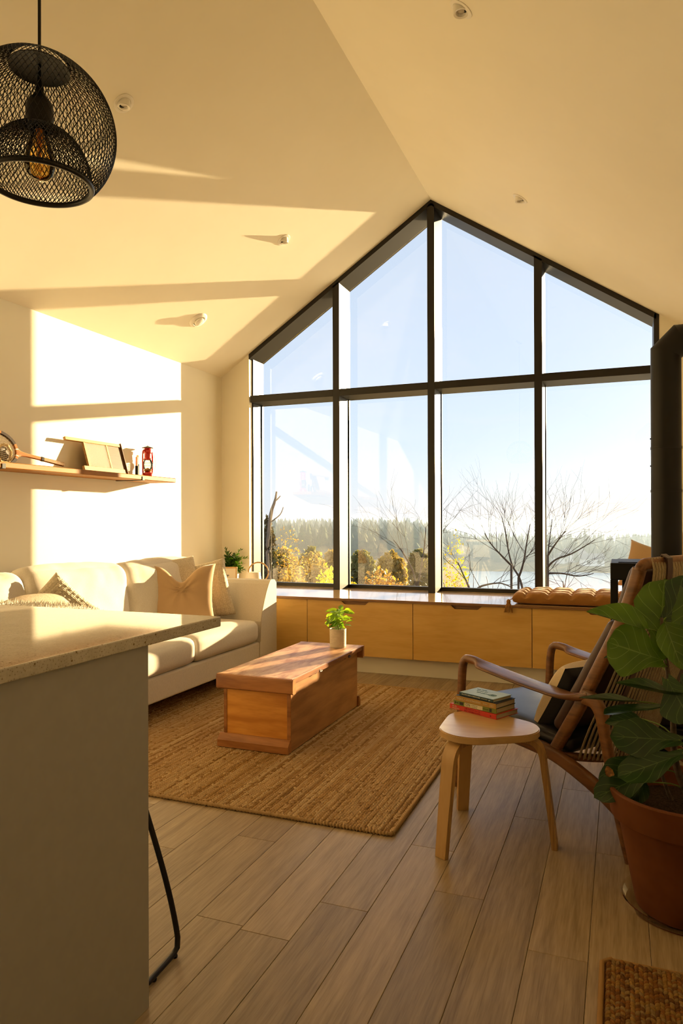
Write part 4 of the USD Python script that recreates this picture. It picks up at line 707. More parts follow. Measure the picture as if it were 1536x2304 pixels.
for i in range(3):
    k = 48; jj = np.arange(k); j2 = (jj + 1) % k; v = np.vstack([C_[i], C_[i + 1], P[i:i + 1], P[i + 1:i + 2]]); f = np.vstack([np.stack([jj, j2, k + j2], 1), np.stack([jj, k + j2, k + jj], 1), np.stack([np.full(k, 2 * k), j2, jj], 1), np.stack([np.full(k, 2 * k + 1), k + jj, k + j2], 1)])
    tm = trimesh.Trimesh(v, f, process=False); f = f if tm.volume > 0 else f[:, ::-1]; part(t, 'elbow_section' if i else 'pipe_section', (v, f), BLACKM, world=True, smooth=40)
part(t, 'wall_rosette', xf(lathe([(.0, .004), (.13, .004), (.13, 0)], 40), (XR - .0005, PY_, 2.268), ry=-math.pi / 2), BLACKM, world=True)
for px_, py_ in ((1463, 988), (1462, 1049)): q = at(px_, py_, y=PY_); part(t, 'screw', trimesh.creation.icosphere(1, .004).apply_translation(V(PX - PR - .001, PY_ - .01, q[2])), BLACKM, world=True)
# ================================================================ BENCH CUSHIONS
MUS = mat('mustard_linen', (0.30, 0.135, 0.032), .85, spec=.15, c2=(0.35, 0.165, 0.042), scale=300, sheen=.2, bump=.18, bscale=420, bdist=.001)
cx0, cx1, cy0, cy1 = -.780, .43, 5.575, 6.135; cw, cd = cx1 - cx0, cy1 - cy0
def tufted():
    nx, ny = 130, 60; u = np.linspace(-1, 1, nx + 1); w = np.linspace(-1, 1, ny + 1); U, W = np.meshgrid(u, w, indexing='ij')
    ed = np.maximum((1 - np.abs(U) ** 14) * (1 - np.abs(W) ** 7), 0); h = .050 * ed ** .34
    X = U * cw / 2; Y = W * cd / 2; tx, ty = .168, .150; gx = X / tx; gy = Y / ty
    dx = np.abs(gx - np.round(gx)) * tx; dy = np.abs(gy - np.round(gy)) * ty; d2 = dx ** 2 + dy ** 2; dent = .034 * np.exp(-d2 / .0016) + .020 * np.exp(-(dx / .016) ** 2) + .012 * np.exp(-(dy / .016) ** 2)
    nz = meshkit.fbm(np.stack([X * 9, Y * 9, X * 0], -1).reshape(-1, 3), 3, 2).reshape(X.shape) * .010
    pl = .010 * np.abs(np.sin(X / tx * math.pi * 3.0)) * np.abs(W) ** 6 * (1 - np.abs(W) ** 30)
    top = np.maximum(h - dent * np.minimum(ed * 4, 1) + nz * np.minimum(ed * 3, 1) - pl, 0.002 * ed); bot = -.045 * ed ** .2
    Yp = Y * (1 + .03 * np.cos(X / tx * 2 * math.pi) * (np.abs(W) > .97))
    A = np.stack([X, Yp, top], -1).reshape(-1, 3); B = np.stack([X, Yp, bot], -1).reshape(-1, 3); i, j = np.meshgrid(np.arange(nx), np.arange(ny), indexing='ij'); m_ = ny + 1
    q = np.stack([i * m_ + j, (i + 1) * m_ + j, (i + 1) * m_ + j + 1, i * m_ + j + 1], -1).reshape(-1, 4); f = np.vstack([q, q[:, ::-1] + len(A)])
    tm = trimesh.Trimesh(np.vstack([A, B]), np.vstack([f[:, [0, 1, 2]], f[:, [0, 2, 3]]]), process=False); tm.merge_vertices(digits_vertex=5); return np.array(tm.vertices), np.array(tm.faces)
t = thing('tufted_cushion', 'long mustard tufted seat pad with tassels on the window bench', 'seat pad', ((cx0 + cx1) / 2, (cy0 + cy1) / 2, .6205 + .045))
part(t, 'pad', tufted(), MUS, smooth=60)
for i in range(-3, 4):
    for j in (-1, 0, 1): part(t, 'button', xf(lathe([(.009, 0), (.008, .004), (0, .006)], 12), (i * .168, j * .150, .010)), MUS, smooth=60)
def tassel(p, tilt):
    r = np.random.default_rng(5); o = V(*p); d = V(*tilt)
    ts = part(t, 'tassel', tube(spline([o, o + d * .3 + V(0, 0, .004), o + d], 8), .0035, 6), MUS, smooth=60)
    part(ts, 'tassel_head', xf(lathe([(.0, -.022), (.014, -.019), (.017, -.004), (.013, .008), (.005, .014), (0, .015)], 14), o + d), MUS, smooth=60)
    part(ts, 'tassel_fringe', [tube(spline([o + d + V(.012 * math.cos(a), .012 * math.sin(a), -.014), o + d + V(.021 * math.cos(a), .018 * math.sin(a), -.040), o + d + V(.031 * math.cos(a) + r.normal(0, .004), .022 * math.sin(a) + r.normal(0, .003), -.082 - .008 * r.random())], 6), .0021, 4) for a in np.arange(26) * 2 * math.pi / 26 + r.random()], MUS, smooth=60, kind='stuff')
tassel((-cw / 2 + .014, -cd / 2 + .012, -.004), (-.030, -.068, -.012)); tassel((cw / 2 - .014, -cd / 2 + .012, -.006), (.02, -.066, -.01))
solo('bench_pillow', pillow(.44, .38, .15, 28, 31, .012, .12), TAN, 'tan pillow leaning on the bench left of the stove pipe', 'cushion', loc=(.175, 5.93, .705), rot=rot_pillow(math.radians(-14), math.radians(-14), math.radians(14)), smooth=60)
solo('bench_pillow', pillow(.38, .49, .13, 28, 32, .012, .06), TAN, 'taller tan pillow in the bench corner behind the stove pipe', 'cushion', loc=(.375, 5.86, .705), rot=rot_pillow(math.radians(-38), math.radians(-10), math.radians(-2)), smooth=60)
# ================================================================ THINGS ON THE BENCH BEHIND THE SOFA
BZ = .6202; CERW = mat('white_ceramic', (0.74, 0.69, 0.60), .4)
t = thing('lantern_lamp', 'white tapered portable lamp with a wooden ring handle on the bench', 'lamp', (-3.225, 5.935, BZ))
part(t, 'body', lathe([(0, 0), (.083, 0), (.086, .004), (.066, .165), (.063, .168), (.058, .166), (.0, .166)], 48), CERW, smooth=35)
part(t, 'handle', xf(tube([(.094 * math.cos(a), 0, .094 * math.sin(a)) for a in np.arange(48) * 2 * math.pi / 48], .0062, 8, closed=True), (.052, 0, .165), rz=math.radians(24)), wood('handle_oak', (.30, .17, .06), (.50, .31, .13), rough=.4), smooth=60)
t = thing('picture_frame', 'small wooden frame with a wifi sign beside the fern', 'picture frame', (-3.455, 5.84, BZ), rot=euler(rz=math.radians(20)) @ euler(rx=math.radians(-10)))
OAKF = wood('frame_oak', (0.42, 0.24, 0.09), (0.56, 0.36, 0.17), rough=.4)
fw_, fh_ = .182, .218
for bb in (box(-fw_ / 2, fw_ / 2, -.006, .010, 0, .014, .001), box(-fw_ / 2, fw_ / 2, -.006, .010, fh_ - .014, fh_, .001), box(-fw_ / 2, -fw_ / 2 + .014, -.006, .010, .014, fh_ - .014, .001), box(fw_ / 2 - .014, fw_ / 2, -.006, .010, .014, fh_ - .014, .001)): part(t, 'frame_bar', bb, OAKF)
part(t, 'sign', box(-fw_ / 2 + .013, fw_ / 2 - .013, -.001, .003, .013, fh_ - .013), mat('sign_paper', (0.66, 0.58, 0.46), .8)); GREYI = mat('print_grey', (0.09, 0.07, 0.06), .7); Mx = np.stack([V(1, 0, 0), V(0, 0, 1), V(0, -1, 0)], 1)
def fan(r0, r1): a = np.radians(np.linspace(45, 135, 14)); return Polygon([(r1 * math.cos(q), r1 * math.sin(q)) for q in a] + [(r0 * math.cos(q), r0 * math.sin(q)) for q in a[::-1]])
for r0, r1 in ((.0, .007), (.010, .0155), (.0185, .024)): part(t, 'printed_sign', xf(prism(fan(r0, r1), -.0016, -.0010, 'y'), (0, 0, .120)), GREYI)
part(t, 'lettering', text_on('WIFI', .011, Mx, (-.030, -.0012, .092), width=.060), GREYI); part(t, 'lettering', [box(-.045, .045, -.0016, -.001, .072, .075)], GREYI); part(t, 'lettering', [box(-.035, .035, -.0016, -.001, .060, .063)], GREYI)
t = thing('fluted_glass', 'tall fluted clear glass left of the fern', 'glass', (-3.652, 5.92, BZ)); a = np.arange(72) * 2 * math.pi / 72; rf = .046 + .0028 * np.cos(a * 18)
FG = pane_mat('clear_glass', 1.5, .02, (.94, .95, .92))
part(t, 'wall_of_glass', sweep([(0, 0, z) for z in (.004, .08, .16, .243)], np.stack([np.stack([rf * np.cos(a), rf * np.sin(a)], 1) * s for s in (.92, .98, 1.0, 1.0)]), up=(0, 1, 0), cap=False), FG, smooth=60); part(t, 'glass_base', lathe([(0, 0), (.043, 0), (.043, .006), (0, .006)], 36), FG)
t = thing('fern_pot', 'dark green feathery plant in a cream pot behind the frame', 'potted plant', (-3.515, 6.02, BZ))
part(t, 'pot', lathe([(0, 0), (.055, 0), (.06, .01), (.074, .135), (.072, .139), (.068, .135), (.066, .11)], 40), CERW, smooth=35); part(t, 'soil', lathe([(.067, .118), (0, .124)], 24), SOIL)
FERN = leaf_mat('fern_leaf', (0.018, 0.055, 0.006), (0.050, 0.115, 0.012), rough=.4, trans=.35); rg = np.random.default_rng(77)
for i in range(34):
    a_ = rg.random() * 2 * math.pi; rr_ = .05 + .12 * rg.random(); hh = .25 + .15 * rg.random() - .10 * (rr_ > .10); p0 = V(.02 * math.cos(a_), .02 * math.sin(a_), .12); p2 = V(rr_ * math.cos(a_), rr_ * math.sin(a_) * .7, hh); p2[1] = min(p2[1], .11); p2[0] = max(p2[0], -.17); p1 = (p0 + p2) / 2 + V(-.2 * p2[0], -.2 * p2[1], .05)
    cv = spline([p0, p1, p2], 16); fr = part(t, 'frond', tube(cv, .0015, 4), STEM); lv = []
    for k in range(4, 16):
        T = cv[min(k + 1, 15)] - cv[k - 1]; T /= np.linalg.norm(T)
        for s in (1, -1):
            sd = np.cross(T, V(rg.normal(0, .3), rg.normal(0, .3), 1)); sd /= np.linalg.norm(sd); lv.append(blade(.060 * (1.15 - abs(k - 8) / 12), .014, T * .8 + s * sd, np.cross(T, s * sd) * s, cv[k], .2, .25, 'lance', 3)[0])
    part(fr, 'leaflets', lv, FERN, smooth=60, kind='stuff')
# ================================================================ WALL SHELF AND WHAT STANDS ON IT
SZ0, SZ1, SXF = 1.594, 1.630, -3.479
HON = wood('honey_pine', (0.24, 0.088, 0.005), (0.34, 0.135, 0.010), grain=(14, 1.1, 14), scale=1.5, spec=.2, rough=.5, rand=.03, rings=.07, bump=.06)
t = thing('wall_shelf', 'long honey pine shelf on black brackets on the left wall', 'shelf', (XL, 3.6, SZ0))
part(t, 'board', box(XL + .001, SXF, 2.05, 5.050, SZ0, SZ1, .004), HON, world=True)
for px_, py_ in ((322, 1076), (8, 1052)):
    yb = at(px_, py_, x=SXF)[1]; br = part(t, 'bracket', box(XL + .0005, SXF + .004, yb - .014, yb + .014, SZ0 - .0045, SZ0, .001), BLACKM, world=True); part(br, 'bracket_lip', box(SXF, SXF + .0045, yb - .014, yb + .014, SZ0 - .0045, SZ0 + .026, .001), BLACKM, world=True); None
# tennis racket
hb = at(142, 1045, x=-3.535); th_ = at(34, 1018, x=-3.585); hb[2] = max(hb[2], SZ1 + .016); d = th_ - hb; d /= np.linalg.norm(d); nrm = V(1, 0, .22); nrm -= d * (nrm @ d); nrm /= np.linalg.norm(nrm); sdv = np.cross(nrm, d)
RK = np.stack([d, sdv, nrm], 1); t = thing('tennis_racket', 'old wooden tennis racket leaning on the shelf at the left edge', 'racket', hb, rot=RK); Lh = float(np.linalg.norm(th_ - hb))
ASH = wood('racket_ash', (0.27, 0.10, 0.03), (0.46, 0.21, 0.075), grain=(1.2, 14, 14), rough=.3, coat=.4); DKF = mat('racket_black_band', (0.03, 0.018, 0.012), .35); GRIP = mat('racket_leather_grip', (0.36, 0.19, 0.04), .6, c2=(0.20, 0.10, 0.03), scale=50, bump=.3, bscale=120, bdist=.002)
part(t, 'grip', sweep([(-.002, 0, 0), (.0, 0, 0), (.16, 0, 0)], np.stack([ring2(a, b, 8, 3) for a, b in ((.014, .011), (.0155, .0125), (.0135, .011))])), GRIP, smooth=40); part(t, 'grip_band', sweep([(.160, 0, 0), (.178, 0, 0)], ring2(.0145, .012, 10, 3)), DKF)
part(t, 'shaft', sweep(spline([(.178, 0, 0), (Lh * .7, 0, 0), (Lh - .06, 0, 0), (Lh - .012, 0, 0)], 20), np.stack([ring2(a, .0088, 12, 3) for a in np.interp(np.linspace(0, 1, 20), [0, .6, .85, 1], [.0125, .0125, .018, .036])])), ASH, smooth=50)
ha, hw = .140, .112; hc = Lh + ha - .012; a = np.arange(64) * 2 * math.pi / 64; el = np.stack([hc - ha * np.cos(a), hw * np.sin(a), 0 * a], 1)
fr = part(t, 'head_frame', sweep(el, np.array([(-.0085, -.0085), (.0085, -.0085), (.0085, .0085), (-.0085, .0085)]), up=(0, 0, 1), closed=True), ASH, smooth=30)
for q0, q1 in ((4, 14), (17, 27), (37, 47), (50, 60)): part(fr, 'binding', sweep(el[q0:q1] , np.array([(-.0093, -.0088), (.0093, -.0088), (.0093, .0088), (-.0093, .0088)]), up=(0, 0, 1)), DKF)
for q in (15.5, 28.5, 35.5, 48.5, 2, 62): a0 = q * 2 * math.pi / 64; part(fr, 'white_band', sweep([(hc - ha * math.cos(a0 + e), hw * math.sin(a0 + e), 0) for e in (-.025, 0, .025)], np.array([(-.0094, -.0090), (.0094, -.0090), (.0094, .0090), (-.0094, .0090)]), up=(0, 0, 1)), WPR)
GUT = mat('racket_gut', (0.62, 0.50, 0.30), .5); st = []
for k in range(-8, 9):
    u = k * .0135; q = hw * math.sqrt(max(0, 1 - (u / ha) ** 2)); st.append(tube([(hc + u, -q, 0), (hc + u, q, 0)], .0007, 4)) if abs(u) < ha else None
    u = k * .0125; q = ha * math.sqrt(max(0, 1 - (u / hw) ** 2)) if abs(u) < hw else 0; st.append(tube([(hc - q, u, 0), (hc + q, u, 0)], .0007, 4)) if q else None
part(fr, 'strings', st, GUT, kind='stuff')
# pulley block with rope behind the racket
pp = at(2, 1022, x=-3.66); t = thing('pulley_block', 'dark wooden pulley block with rope behind the racket strings', 'pulley', (pp[0], pp[1], SZ1)); ROPE = mat('hemp_rope', (0.50, 0.36, 0.17), .9, c2=(0.60, 0.45, 0.24), scale=60, bump=.4, bscale=160, bdist=.003)
part(t, 'block', xf(softbox(.050, .080, .115, .024, (0, 0, 0), 6), (0, 0, .06)), mat('pulley_dark_wood', (0.035, 0.018, 0.010), .5), smooth=60)
part(t, 'sheave', xf(lathe([(0, -.008), (.03, -.008), (.024, 0), (.03, .008), (0, .008)], 24), (.029, 0, .062), ry=math.pi / 2), DKF)
part(t, 'rope', tube([(.03 + .003 * math.sin(7 * q), .052 * math.cos(q), .068 + .058 * math.sin(q)) for q in np.linspace(0, 2 * math.pi, 60)], .0085 + .0016 * np.cos(np.arange(60) * math.pi / 1.5), 8), ROPE, smooth=60)
# washboard on its side
wz = SZ1 + .002; xb_, xt_ = -3.618, -3.692; yL, yR = at(193, 1052, x=xb_)[1], at(287, 1061, x=xb_)[1]
up_v = V(xt_ - xb_, 0, at(200, 991, x=xt_)[2] - wz); Hw = np.linalg.norm(up_v); up_v /= Hw
t = thing('washboard', 'old wooden washboard with ribbed glass lying on its side on the shelf', 'washboard', V(xb_, yL, wz), rot=np.stack([V(0, 1, 0), up_v, np.cross(V(0, 1, 0), up_v)], 1)); Ww = yR - yL
PINE = wood('washboard_pine', (0.36, 0.19, 0.055), (0.56, 0.34, 0.13), grain=(1.2, 12, 12), rough=.5); BRN = wood('washboard_brown_board', (0.075, 0.030, 0.008), (0.14, 0.06, 0.016), grain=(1.2, 12, 12), rough=.5)
lf = -.30 * Ww; part(t, 'rail', box(lf * .12, Ww - .03, 0, .042, -.010, .012, .002), PINE); part(t, 'rail', box(lf, Ww - .02, Hw - .024, Hw, -.010, .012, .002), PINE)
for x in (.08, .60): part(t, 'cross_bar', box(Ww * x, Ww * x + .020, .040, Hw - .024, -.008, .010, .002), PINE)
part(t, 'header_board', box(Ww * .60 + .02, Ww, .010, Hw - .004, -.006, .004, .002), BRN); part(t, 'end_board', box(Ww - .012, Ww, .0, Hw + .008, -.012, .016, .003), BRN)
gx0, gx1 = Ww * .08 + .020, Ww * .60; nrib = 16; xs = np.linspace(gx0, gx1, nrib * 6 + 1); zf = .004 + .0028 * np.cos((xs - gx0) / (gx1 - gx0) * nrib * 2 * math.pi)
gp = Polygon(list(zip(xs, zf)) + list(zip(xs[::-1], zf[::-1] - .005))); _g = trimesh.creation.extrude_polygon(gp, Hw - .064); part(t, 'ribbed_glass', (np.array(_g.vertices)[:, [0, 2, 1]] + V(0, .040, 0), np.array(_g.faces)[:, ::-1]), mat('ribbed_glass', (0.93, 0.94, 0.92), .12, spec=.6), smooth=40)
part(t, 'backing', box(gx0, gx1, .022, Hw - .024, -.006, -.0035), BRN)
# candle holder, candles, red lantern
ch = at(308, 1061, x=-3.640); t = thing('candle_holder', 'black two-cup candle holder beside the red lantern', 'candle holder', (ch[0], ch[1], SZ1 + .0005)); yc2 = ch[1]
part(t, 'tray', lathe([(0, 0), (.052, 0), (.060, .004), (.062, .010), (.058, .010), (.054, .006), (0, .005)], 36), BLACKM, smooth=40)
CUP = [(.014, -.020, .085), (-.004, .016, .102)]; WAX = mat('cream_wax', (0.74, 0.60, 0.42), .5, extra={'subsurface_weight': .2, 'subsurface_scale': .01})
for x, y, h in CUP: part(t, 'cup', lathe([(0, .005), (.0125, .005), (.0125, h), (.0095, h), (.0095, h - .02), (0, h - .02)], 20, (x, y, 0)), BLACKM, smooth=40)
for (x, y, h), lb in zip(CUP, ('shorter cream candle in the black holder, left of the taller', 'taller cream candle in the black holder, nearer the lantern')):
    c = thing('candle', lb, 'candle', (ch[0] + x, ch[1] + y, SZ1 + h - .0195)); part(c, 'wax', lathe([(0, 0), (.0092, 0), (.0092, .090), (.007, .093), (0, .091)], 18), WAX, smooth=40); part(c, 'wick', tube([(0, 0, .090), (.001, 0, .099)], .0008, 4), INK)
lp = at(332, 1040, x=-3.656); t = thing('lantern', 'red hurricane lantern near the end of the shelf', 'lantern', (lp[0], lp[1], SZ1), rot=np.diag([1.05, 1.05, 1.09, 1.0])); Sx = .92
REDM = mat('red_enamel', (0.50, 0.012, 0.010), .28, spec=.6, coat=.4)
part(t, 'fuel_tank', lathe([(0, 0), (.046 * Sx, 0), (.048 * Sx, .006), (.048 * Sx, .030), (.040 * Sx, .040), (.018 * Sx, .046), (0, .046)], 36), REDM, smooth=40)
part(t, 'burner', lathe([(.020, .046), (.030, .052), (.032, .058), (.022, .064), (.010, .074), (0, .076)], 28), mat('lantern_brass', (.30, .17, .05), .35, metal=.8), smooth=40)
part(t, 'globe', lathe([(.026, .060), (.036, .078), (.040, .098), (.036, .120), (.027, .136), (.024, .142)], 36), FG, smooth=True)
part(t, 'chimney', lathe([(.033, .138), (.033, .146), (.026, .152), (.026, .184), (.033, .190), (.033, .212), (.026, .216), (.024, .222), (.036, .224), (.036, .228), (.016, .236), (0, .238)], 32), REDM, smooth=35)
part(t, 'cap', lathe([(0, .236), (.042, .226), (.044, .229), (.012, .240), (0, .246)], 32), BLACKM, smooth=35)
for s in (1, -1): part(t, 'side_tube', tube(spline([(0, s * .040, .020), (0, s * .056, .030), (0, s * .060, .060), (0, s * .062, .150), (0, s * .058, .196), (0, s * .045, .208), (0, s * .028, .204)], 30), .0062, 10, up=(1, 0, 0)), REDM, smooth=60)
for z in (.092, .112): part(t, 'globe_guard', tube([(.041 * math.cos(q), .041 * math.sin(q), z) for q in np.arange(30) * 2 * math.pi / 30], .0011, 5, closed=True), BLACKM)
part(t, 'wire_handle', tube(spline([(.0, .064, .205), (.012, .075, .16), (.02, .078, .11), (.014, .068, .07)], 16), .0010, 5), BLACKM)
for s in (1, -1): part(t, 'guard_wire', tube(spline([(.028, s * .030, .135), (.041, 0, .085), (.03, -s * .03, .064)], 12), .0010, 5), BLACKM)
# ================================================================ OUTDOORS: SLOPE, BAY, WOODED SHORES, NEAR SHRUBS
SEA = -20.0
def ground_z(x, y):
    r = np.hypot(x, y); az = np.degrees(np.arctan2(x, y)); L = np.clip((-10.5 - az) / 6.0, 0, 1); L = L * L * (3 - 2 * L); lr = np.log(np.maximum(r, 1))
    R_ = np.interp(lr, np.log([5, 9, 20, 60, 125, 300, 330, 430, 700, 900]), [-1.2, -1.6, -4.2, -12, -20.6, -21.5, -18.8, -15, -18, -23])
    L_ = np.interp(lr, np.log([5, 9, 20, 60, 120, 250, 420, 700, 1000, 1400]), [-1.2, -1.5, -3.0, -7.5, -11.5, -11.0, -7.8, -10, -16, -23])
    return R_ * (1 - L) + L_ * L + meshkit.fbm(np.stack([x / 14., y / 14., x * 0], -1).reshape(-1, 3), 3, 4).reshape(np.shape(x)) * np.clip(r / 60, .12, 1.0) * 1.2
rr = np.exp(np.linspace(math.log(6.2), math.log(2600), 110)); aa = np.radians(np.arange(-62, 42.1, 1.0)); Rg, Ag = np.meshgrid(rr, aa, indexing='ij'); Xg, Yg = Rg * np.sin(Ag), Rg * np.cos(Ag)
Yg = np.maximum(Yg, 6.56); Zg = ground_z(Xg, Yg); nA = len(aa); i, j = np.meshgrid(np.arange(len(rr) - 1), np.arange(nA - 1), indexing='ij'); q = np.stack([i * nA + j, i * nA + j + 1, (i + 1) * nA + j + 1, (i + 1) * nA + j], -1).reshape(-1, 4)
f = np.vstack([q[:, [0, 2, 1]], q[:, [0, 3, 2]]]); GRASS = mat('autumn_ground', (0.14, 0.105, 0.032), .9, spec=.1, c2=(0.24, 0.165, 0.055), scale=.16, detail=8, lo=.35, hi=.65, world=True, bump=.4, bscale=3.0, bdist=.2)
solo('hillside', (np.stack([Xg, Yg, Zg], -1).reshape(-1, 3), f), GRASS, kind='structure', smooth=True)
usdkit.material(stage, '/World/Looks/bay_water', {'p': ('principled_bsdf', {'base_color': (0.30, 0.38, 0.46), 'roughness': 0.22, 'specular_ior_level': 0.7}), 'g': ('geometry', {}), 'mp': ('mapping', {'scale': (.10, .35, 1)}), 'n': ('noise_texture', {'scale': 1.0, 'detail': 5.0}), 'b': ('bump', {'strength': .35, 'distance': .5})},
                [('g.position', 'mp.vector'), ('mp.vector', 'n.vector'), ('n.fac', 'b.height'), ('b.normal', 'p.normal')], surface='p.BSDF')
rw = np.r_[60, np.exp(np.linspace(math.log(90), math.log(40000), 30))]; aw = np.radians(np.arange(-70, 71, 5.0)); A_, B_ = np.meshgrid(rw, aw, indexing='ij'); nA = len(aw); i, j = np.meshgrid(np.arange(len(rw) - 1), np.arange(nA - 1), indexing='ij'); q = np.stack([i * nA + j, (i + 1) * nA + j, (i + 1) * nA + j + 1, i * nA + j + 1], -1).reshape(-1, 4)
q = q[:, ::-1] if False else q
wv = np.stack([A_ * np.sin(B_), A_ * np.cos(B_), A_ * 0 + SEA], -1).reshape(-1, 3); wf = np.vstack([q[:, [0, 2, 1]], q[:, [0, 3, 2]]])
n_ = np.cross(wv[wf[0, 1]] - wv[wf[0, 0]], wv[wf[0, 2]] - wv[wf[0, 0]]); wf = wf if n_[2] > 0 else wf[:, ::-1]
solo('bay', (wv, wf), '/World/Looks/bay_water', kind='structure', smooth=False)
# haze over the bay and hills
usdkit.material(stage, '/World/Looks/sea_haze', {'v': ('principled_volume', {'color': (0.55, 0.70, 0.90), 'density': 0.0013, 'anisotropy': 0.3})}, [], volume='v.volume')
solo('sea_haze', box(-1500, 1300, 110, 2600, -21.0, 3.0), '/World/Looks/sea_haze', 'pale haze lying over the bay and the wooded hills', 'haze', kind='stuff', smooth=False)
# conifers
CON = [mat(f'conifer_green_{k}', c, .85, spec=.1, c2=c2, scale=3.0, rand=.25) for k, (c, c2) in enumerate((((0.030, 0.050, 0.016), (0.052, 0.075, 0.022)), ((0.050, 0.060, 0.020), (0.075, 0.080, 0.026))))]
TRK = mat('tree_bark', (0.055, 0.038, 0.024), .9, spec=.1, c2=(0.10, 0.075, 0.05), scale=12, stretch=(1, 1, .2), bump=.5, bscale=30, bdist=.01)
def conifer_mesh(seed, tiers=7, k=9, w=.20):
    r = np.random.default_rng(seed); out = []
    for i in range(tiers):
        z0_ = .12 + .80 * i / tiers; z1_ = min(1.0, z0_ + .26 - .08 * i / tiers); R_ = w * (1 - i / tiers) ** .85 + .018; a = np.arange(k) * 2 * math.pi / k + r.random() * 6; ra = R_ * (1 + .35 * r.normal(0, 1, k).clip(-1, 1))
        out.append((np.vstack([np.stack([ra * np.cos(a), ra * np.sin(a), np.full(k, z0_) - .03 * (np.arange(k) % 2)], 1), [[0, 0, z1_]]]), np.stack([np.arange(k), (np.arange(k) + 1) % k, np.full(k, k)], 1)))
    return join(*out)
def fir(name, label, loc, h, seed, m_=0, group=None, w=.20, k=9):
    t = thing(name, label, 'tree', loc, rot=np.diag([h, h, h, 1.0]), group=group); part(t, 'foliage', conifer_mesh(seed, w=w, k=k), CON[m_], smooth=False); part(t, 'trunk', tube([(0, 0, -.05), (0, 0, .5)], [.018, .008], 6), TRK); return t
GL = ''
def pane_of(p):
    d = np.array([p[0], p[1], 0.0]); x = 768 + FPX * (d @ RT) / (d @ fw); return 'first pane from the left' if x < 756 else 'second pane from the left' if x < 970 else 'third pane from the left' if x < 1212 else 'fourth pane, over the water'
rg = np.random.default_rng(5); made = {}
def spots(n, az0, az1, r0_, r1_): 
    a = np.radians(rg.uniform(az0, az1, n)); r = rg.uniform(r0_, r1_, n); return np.stack([r * np.sin(a), r * np.cos(a)], 1)
crest = spots(115, -29.5, -14, 300, 420); shore = spots(85, -14, 1.5, 335, 430); fill = np.vstack([spots(1500, -31, -13.5, 230, 460), spots(650, -14, 3, 340, 520)])
CL = lambda p: 'dark conifer in the far wooded skyline seen through the ' + pane_of(p); CG = lambda p: 'far conifers seen through the ' + pane_of(p)
protos = []
for k in range(3):
    p = crest[k]; protos.append(fir('conifer', 'dark conifer among the woods on the far left hill', (p[0], p[1], float(ground_z(p[0], p[1])) - .3), 8.0 + k, 40 + k, k % 2)); tag(protos[-1], CL(p), None, CG(p))
def plant(p, h, label, group, k):
    M = np.diag([h, h, h * rg.uniform(.9, 1.15), 1.0]) @ euler(rz=rg.random() * 6); return dup(protos[k], (p[0], p[1], float(ground_z(p[0], p[1])) - .3), rot=M, label=label, group=group)
for i, p in enumerate(crest[3:]): plant(p, rg.uniform(6.5, 10.5), CL(p), CG(p), i % 3)
for i, p in enumerate(shore): plant(p, rg.uniform(6, 11), CL(p), CG(p), i % 3)
wd = thing('distant_woodland', 'uncounted conifers filling the hazy far hills', 'woodland', (0, 300, SEA), kind='stuff'); q = f'{wd}/conifers'; pi = UsdGeom.PointInstancer.Define(stage, q); prs = []
for k in range(3): usdkit.mesh(stage, f'{q}/conifer_{k:03d}' if k else f'{q}/conifer', conifer_mesh(60 + k, 6, 7, .24), CON[k % 2], smooth=False); prs.append(Sdf.Path(f'{q}/conifer_{k:03d}' if k else f'{q}/conifer'))
pi.CreatePrototypesRel().SetTargets(prs); n = len(fill); hs = rg.uniform(6, 12, n) * np.where(np.arange(n) < 1500, 1, .8)
pi.CreatePositionsAttr(Vt.Vec3fArray.FromNumpy(np.stack([fill[:, 0], fill[:, 1] - 300, ground_z(fill[:, 0], fill[:, 1]) - .3 - SEA], 1).astype(np.float32))); pi.CreateProtoIndicesAttr(Vt.IntArray.FromNumpy(rg.integers(0, 3, n).astype(np.int32)))
pi.CreateScalesAttr(Vt.Vec3fArray.FromNumpy(np.stack([hs, hs, hs], 1).astype(np.float32))); tag(q, kind='stuff')
# far houses on the shore
HW = mat('house_white', (0.72, 0.70, 0.66), .7); HR = mat('house_roof', (0.12, 0.11, 0.11), .7)
for k, (px_, py_, r_, s_, lb) in enumerate(((1331, 1255, 330, 1.0, 'small white house on the far shore, nearest the stove'), (1289, 1251, 345, 1.15, 'small white house on the far shore, middle of three'), (1262, 1250, 340, .9, 'small white house on the far shore, leftmost of three'))):
    d = ray(px_, py_); p = EYE + d * (r_ / np.hypot(d[0], d[1])); z_ = float(ground_z(p[0], p[1])) - .2; t = thing('shore_house', lb, 'house', (p[0], p[1], z_), rz=.3 + k * .5)
    a, b, h = 4.5 * s_, 3.2 * s_, 3.0 * s_ + max(0, 0); part(t, 'wall', box(-a, a, -b, b, 0, h), HW, smooth=False); part(t, 'roof', prism(Polygon([(-b - .4, h), (b + .4, h), (0, h + 2.4 * s_)]), -a - .4, a + .4, 'x'), HR, smooth=False)
    for x in (-.5, .5): part(t, 'window', box(x * a - .7, x * a + .7, -b - .06, -b + .02, h * .35, h * .8), BLACKM, smooth=False)
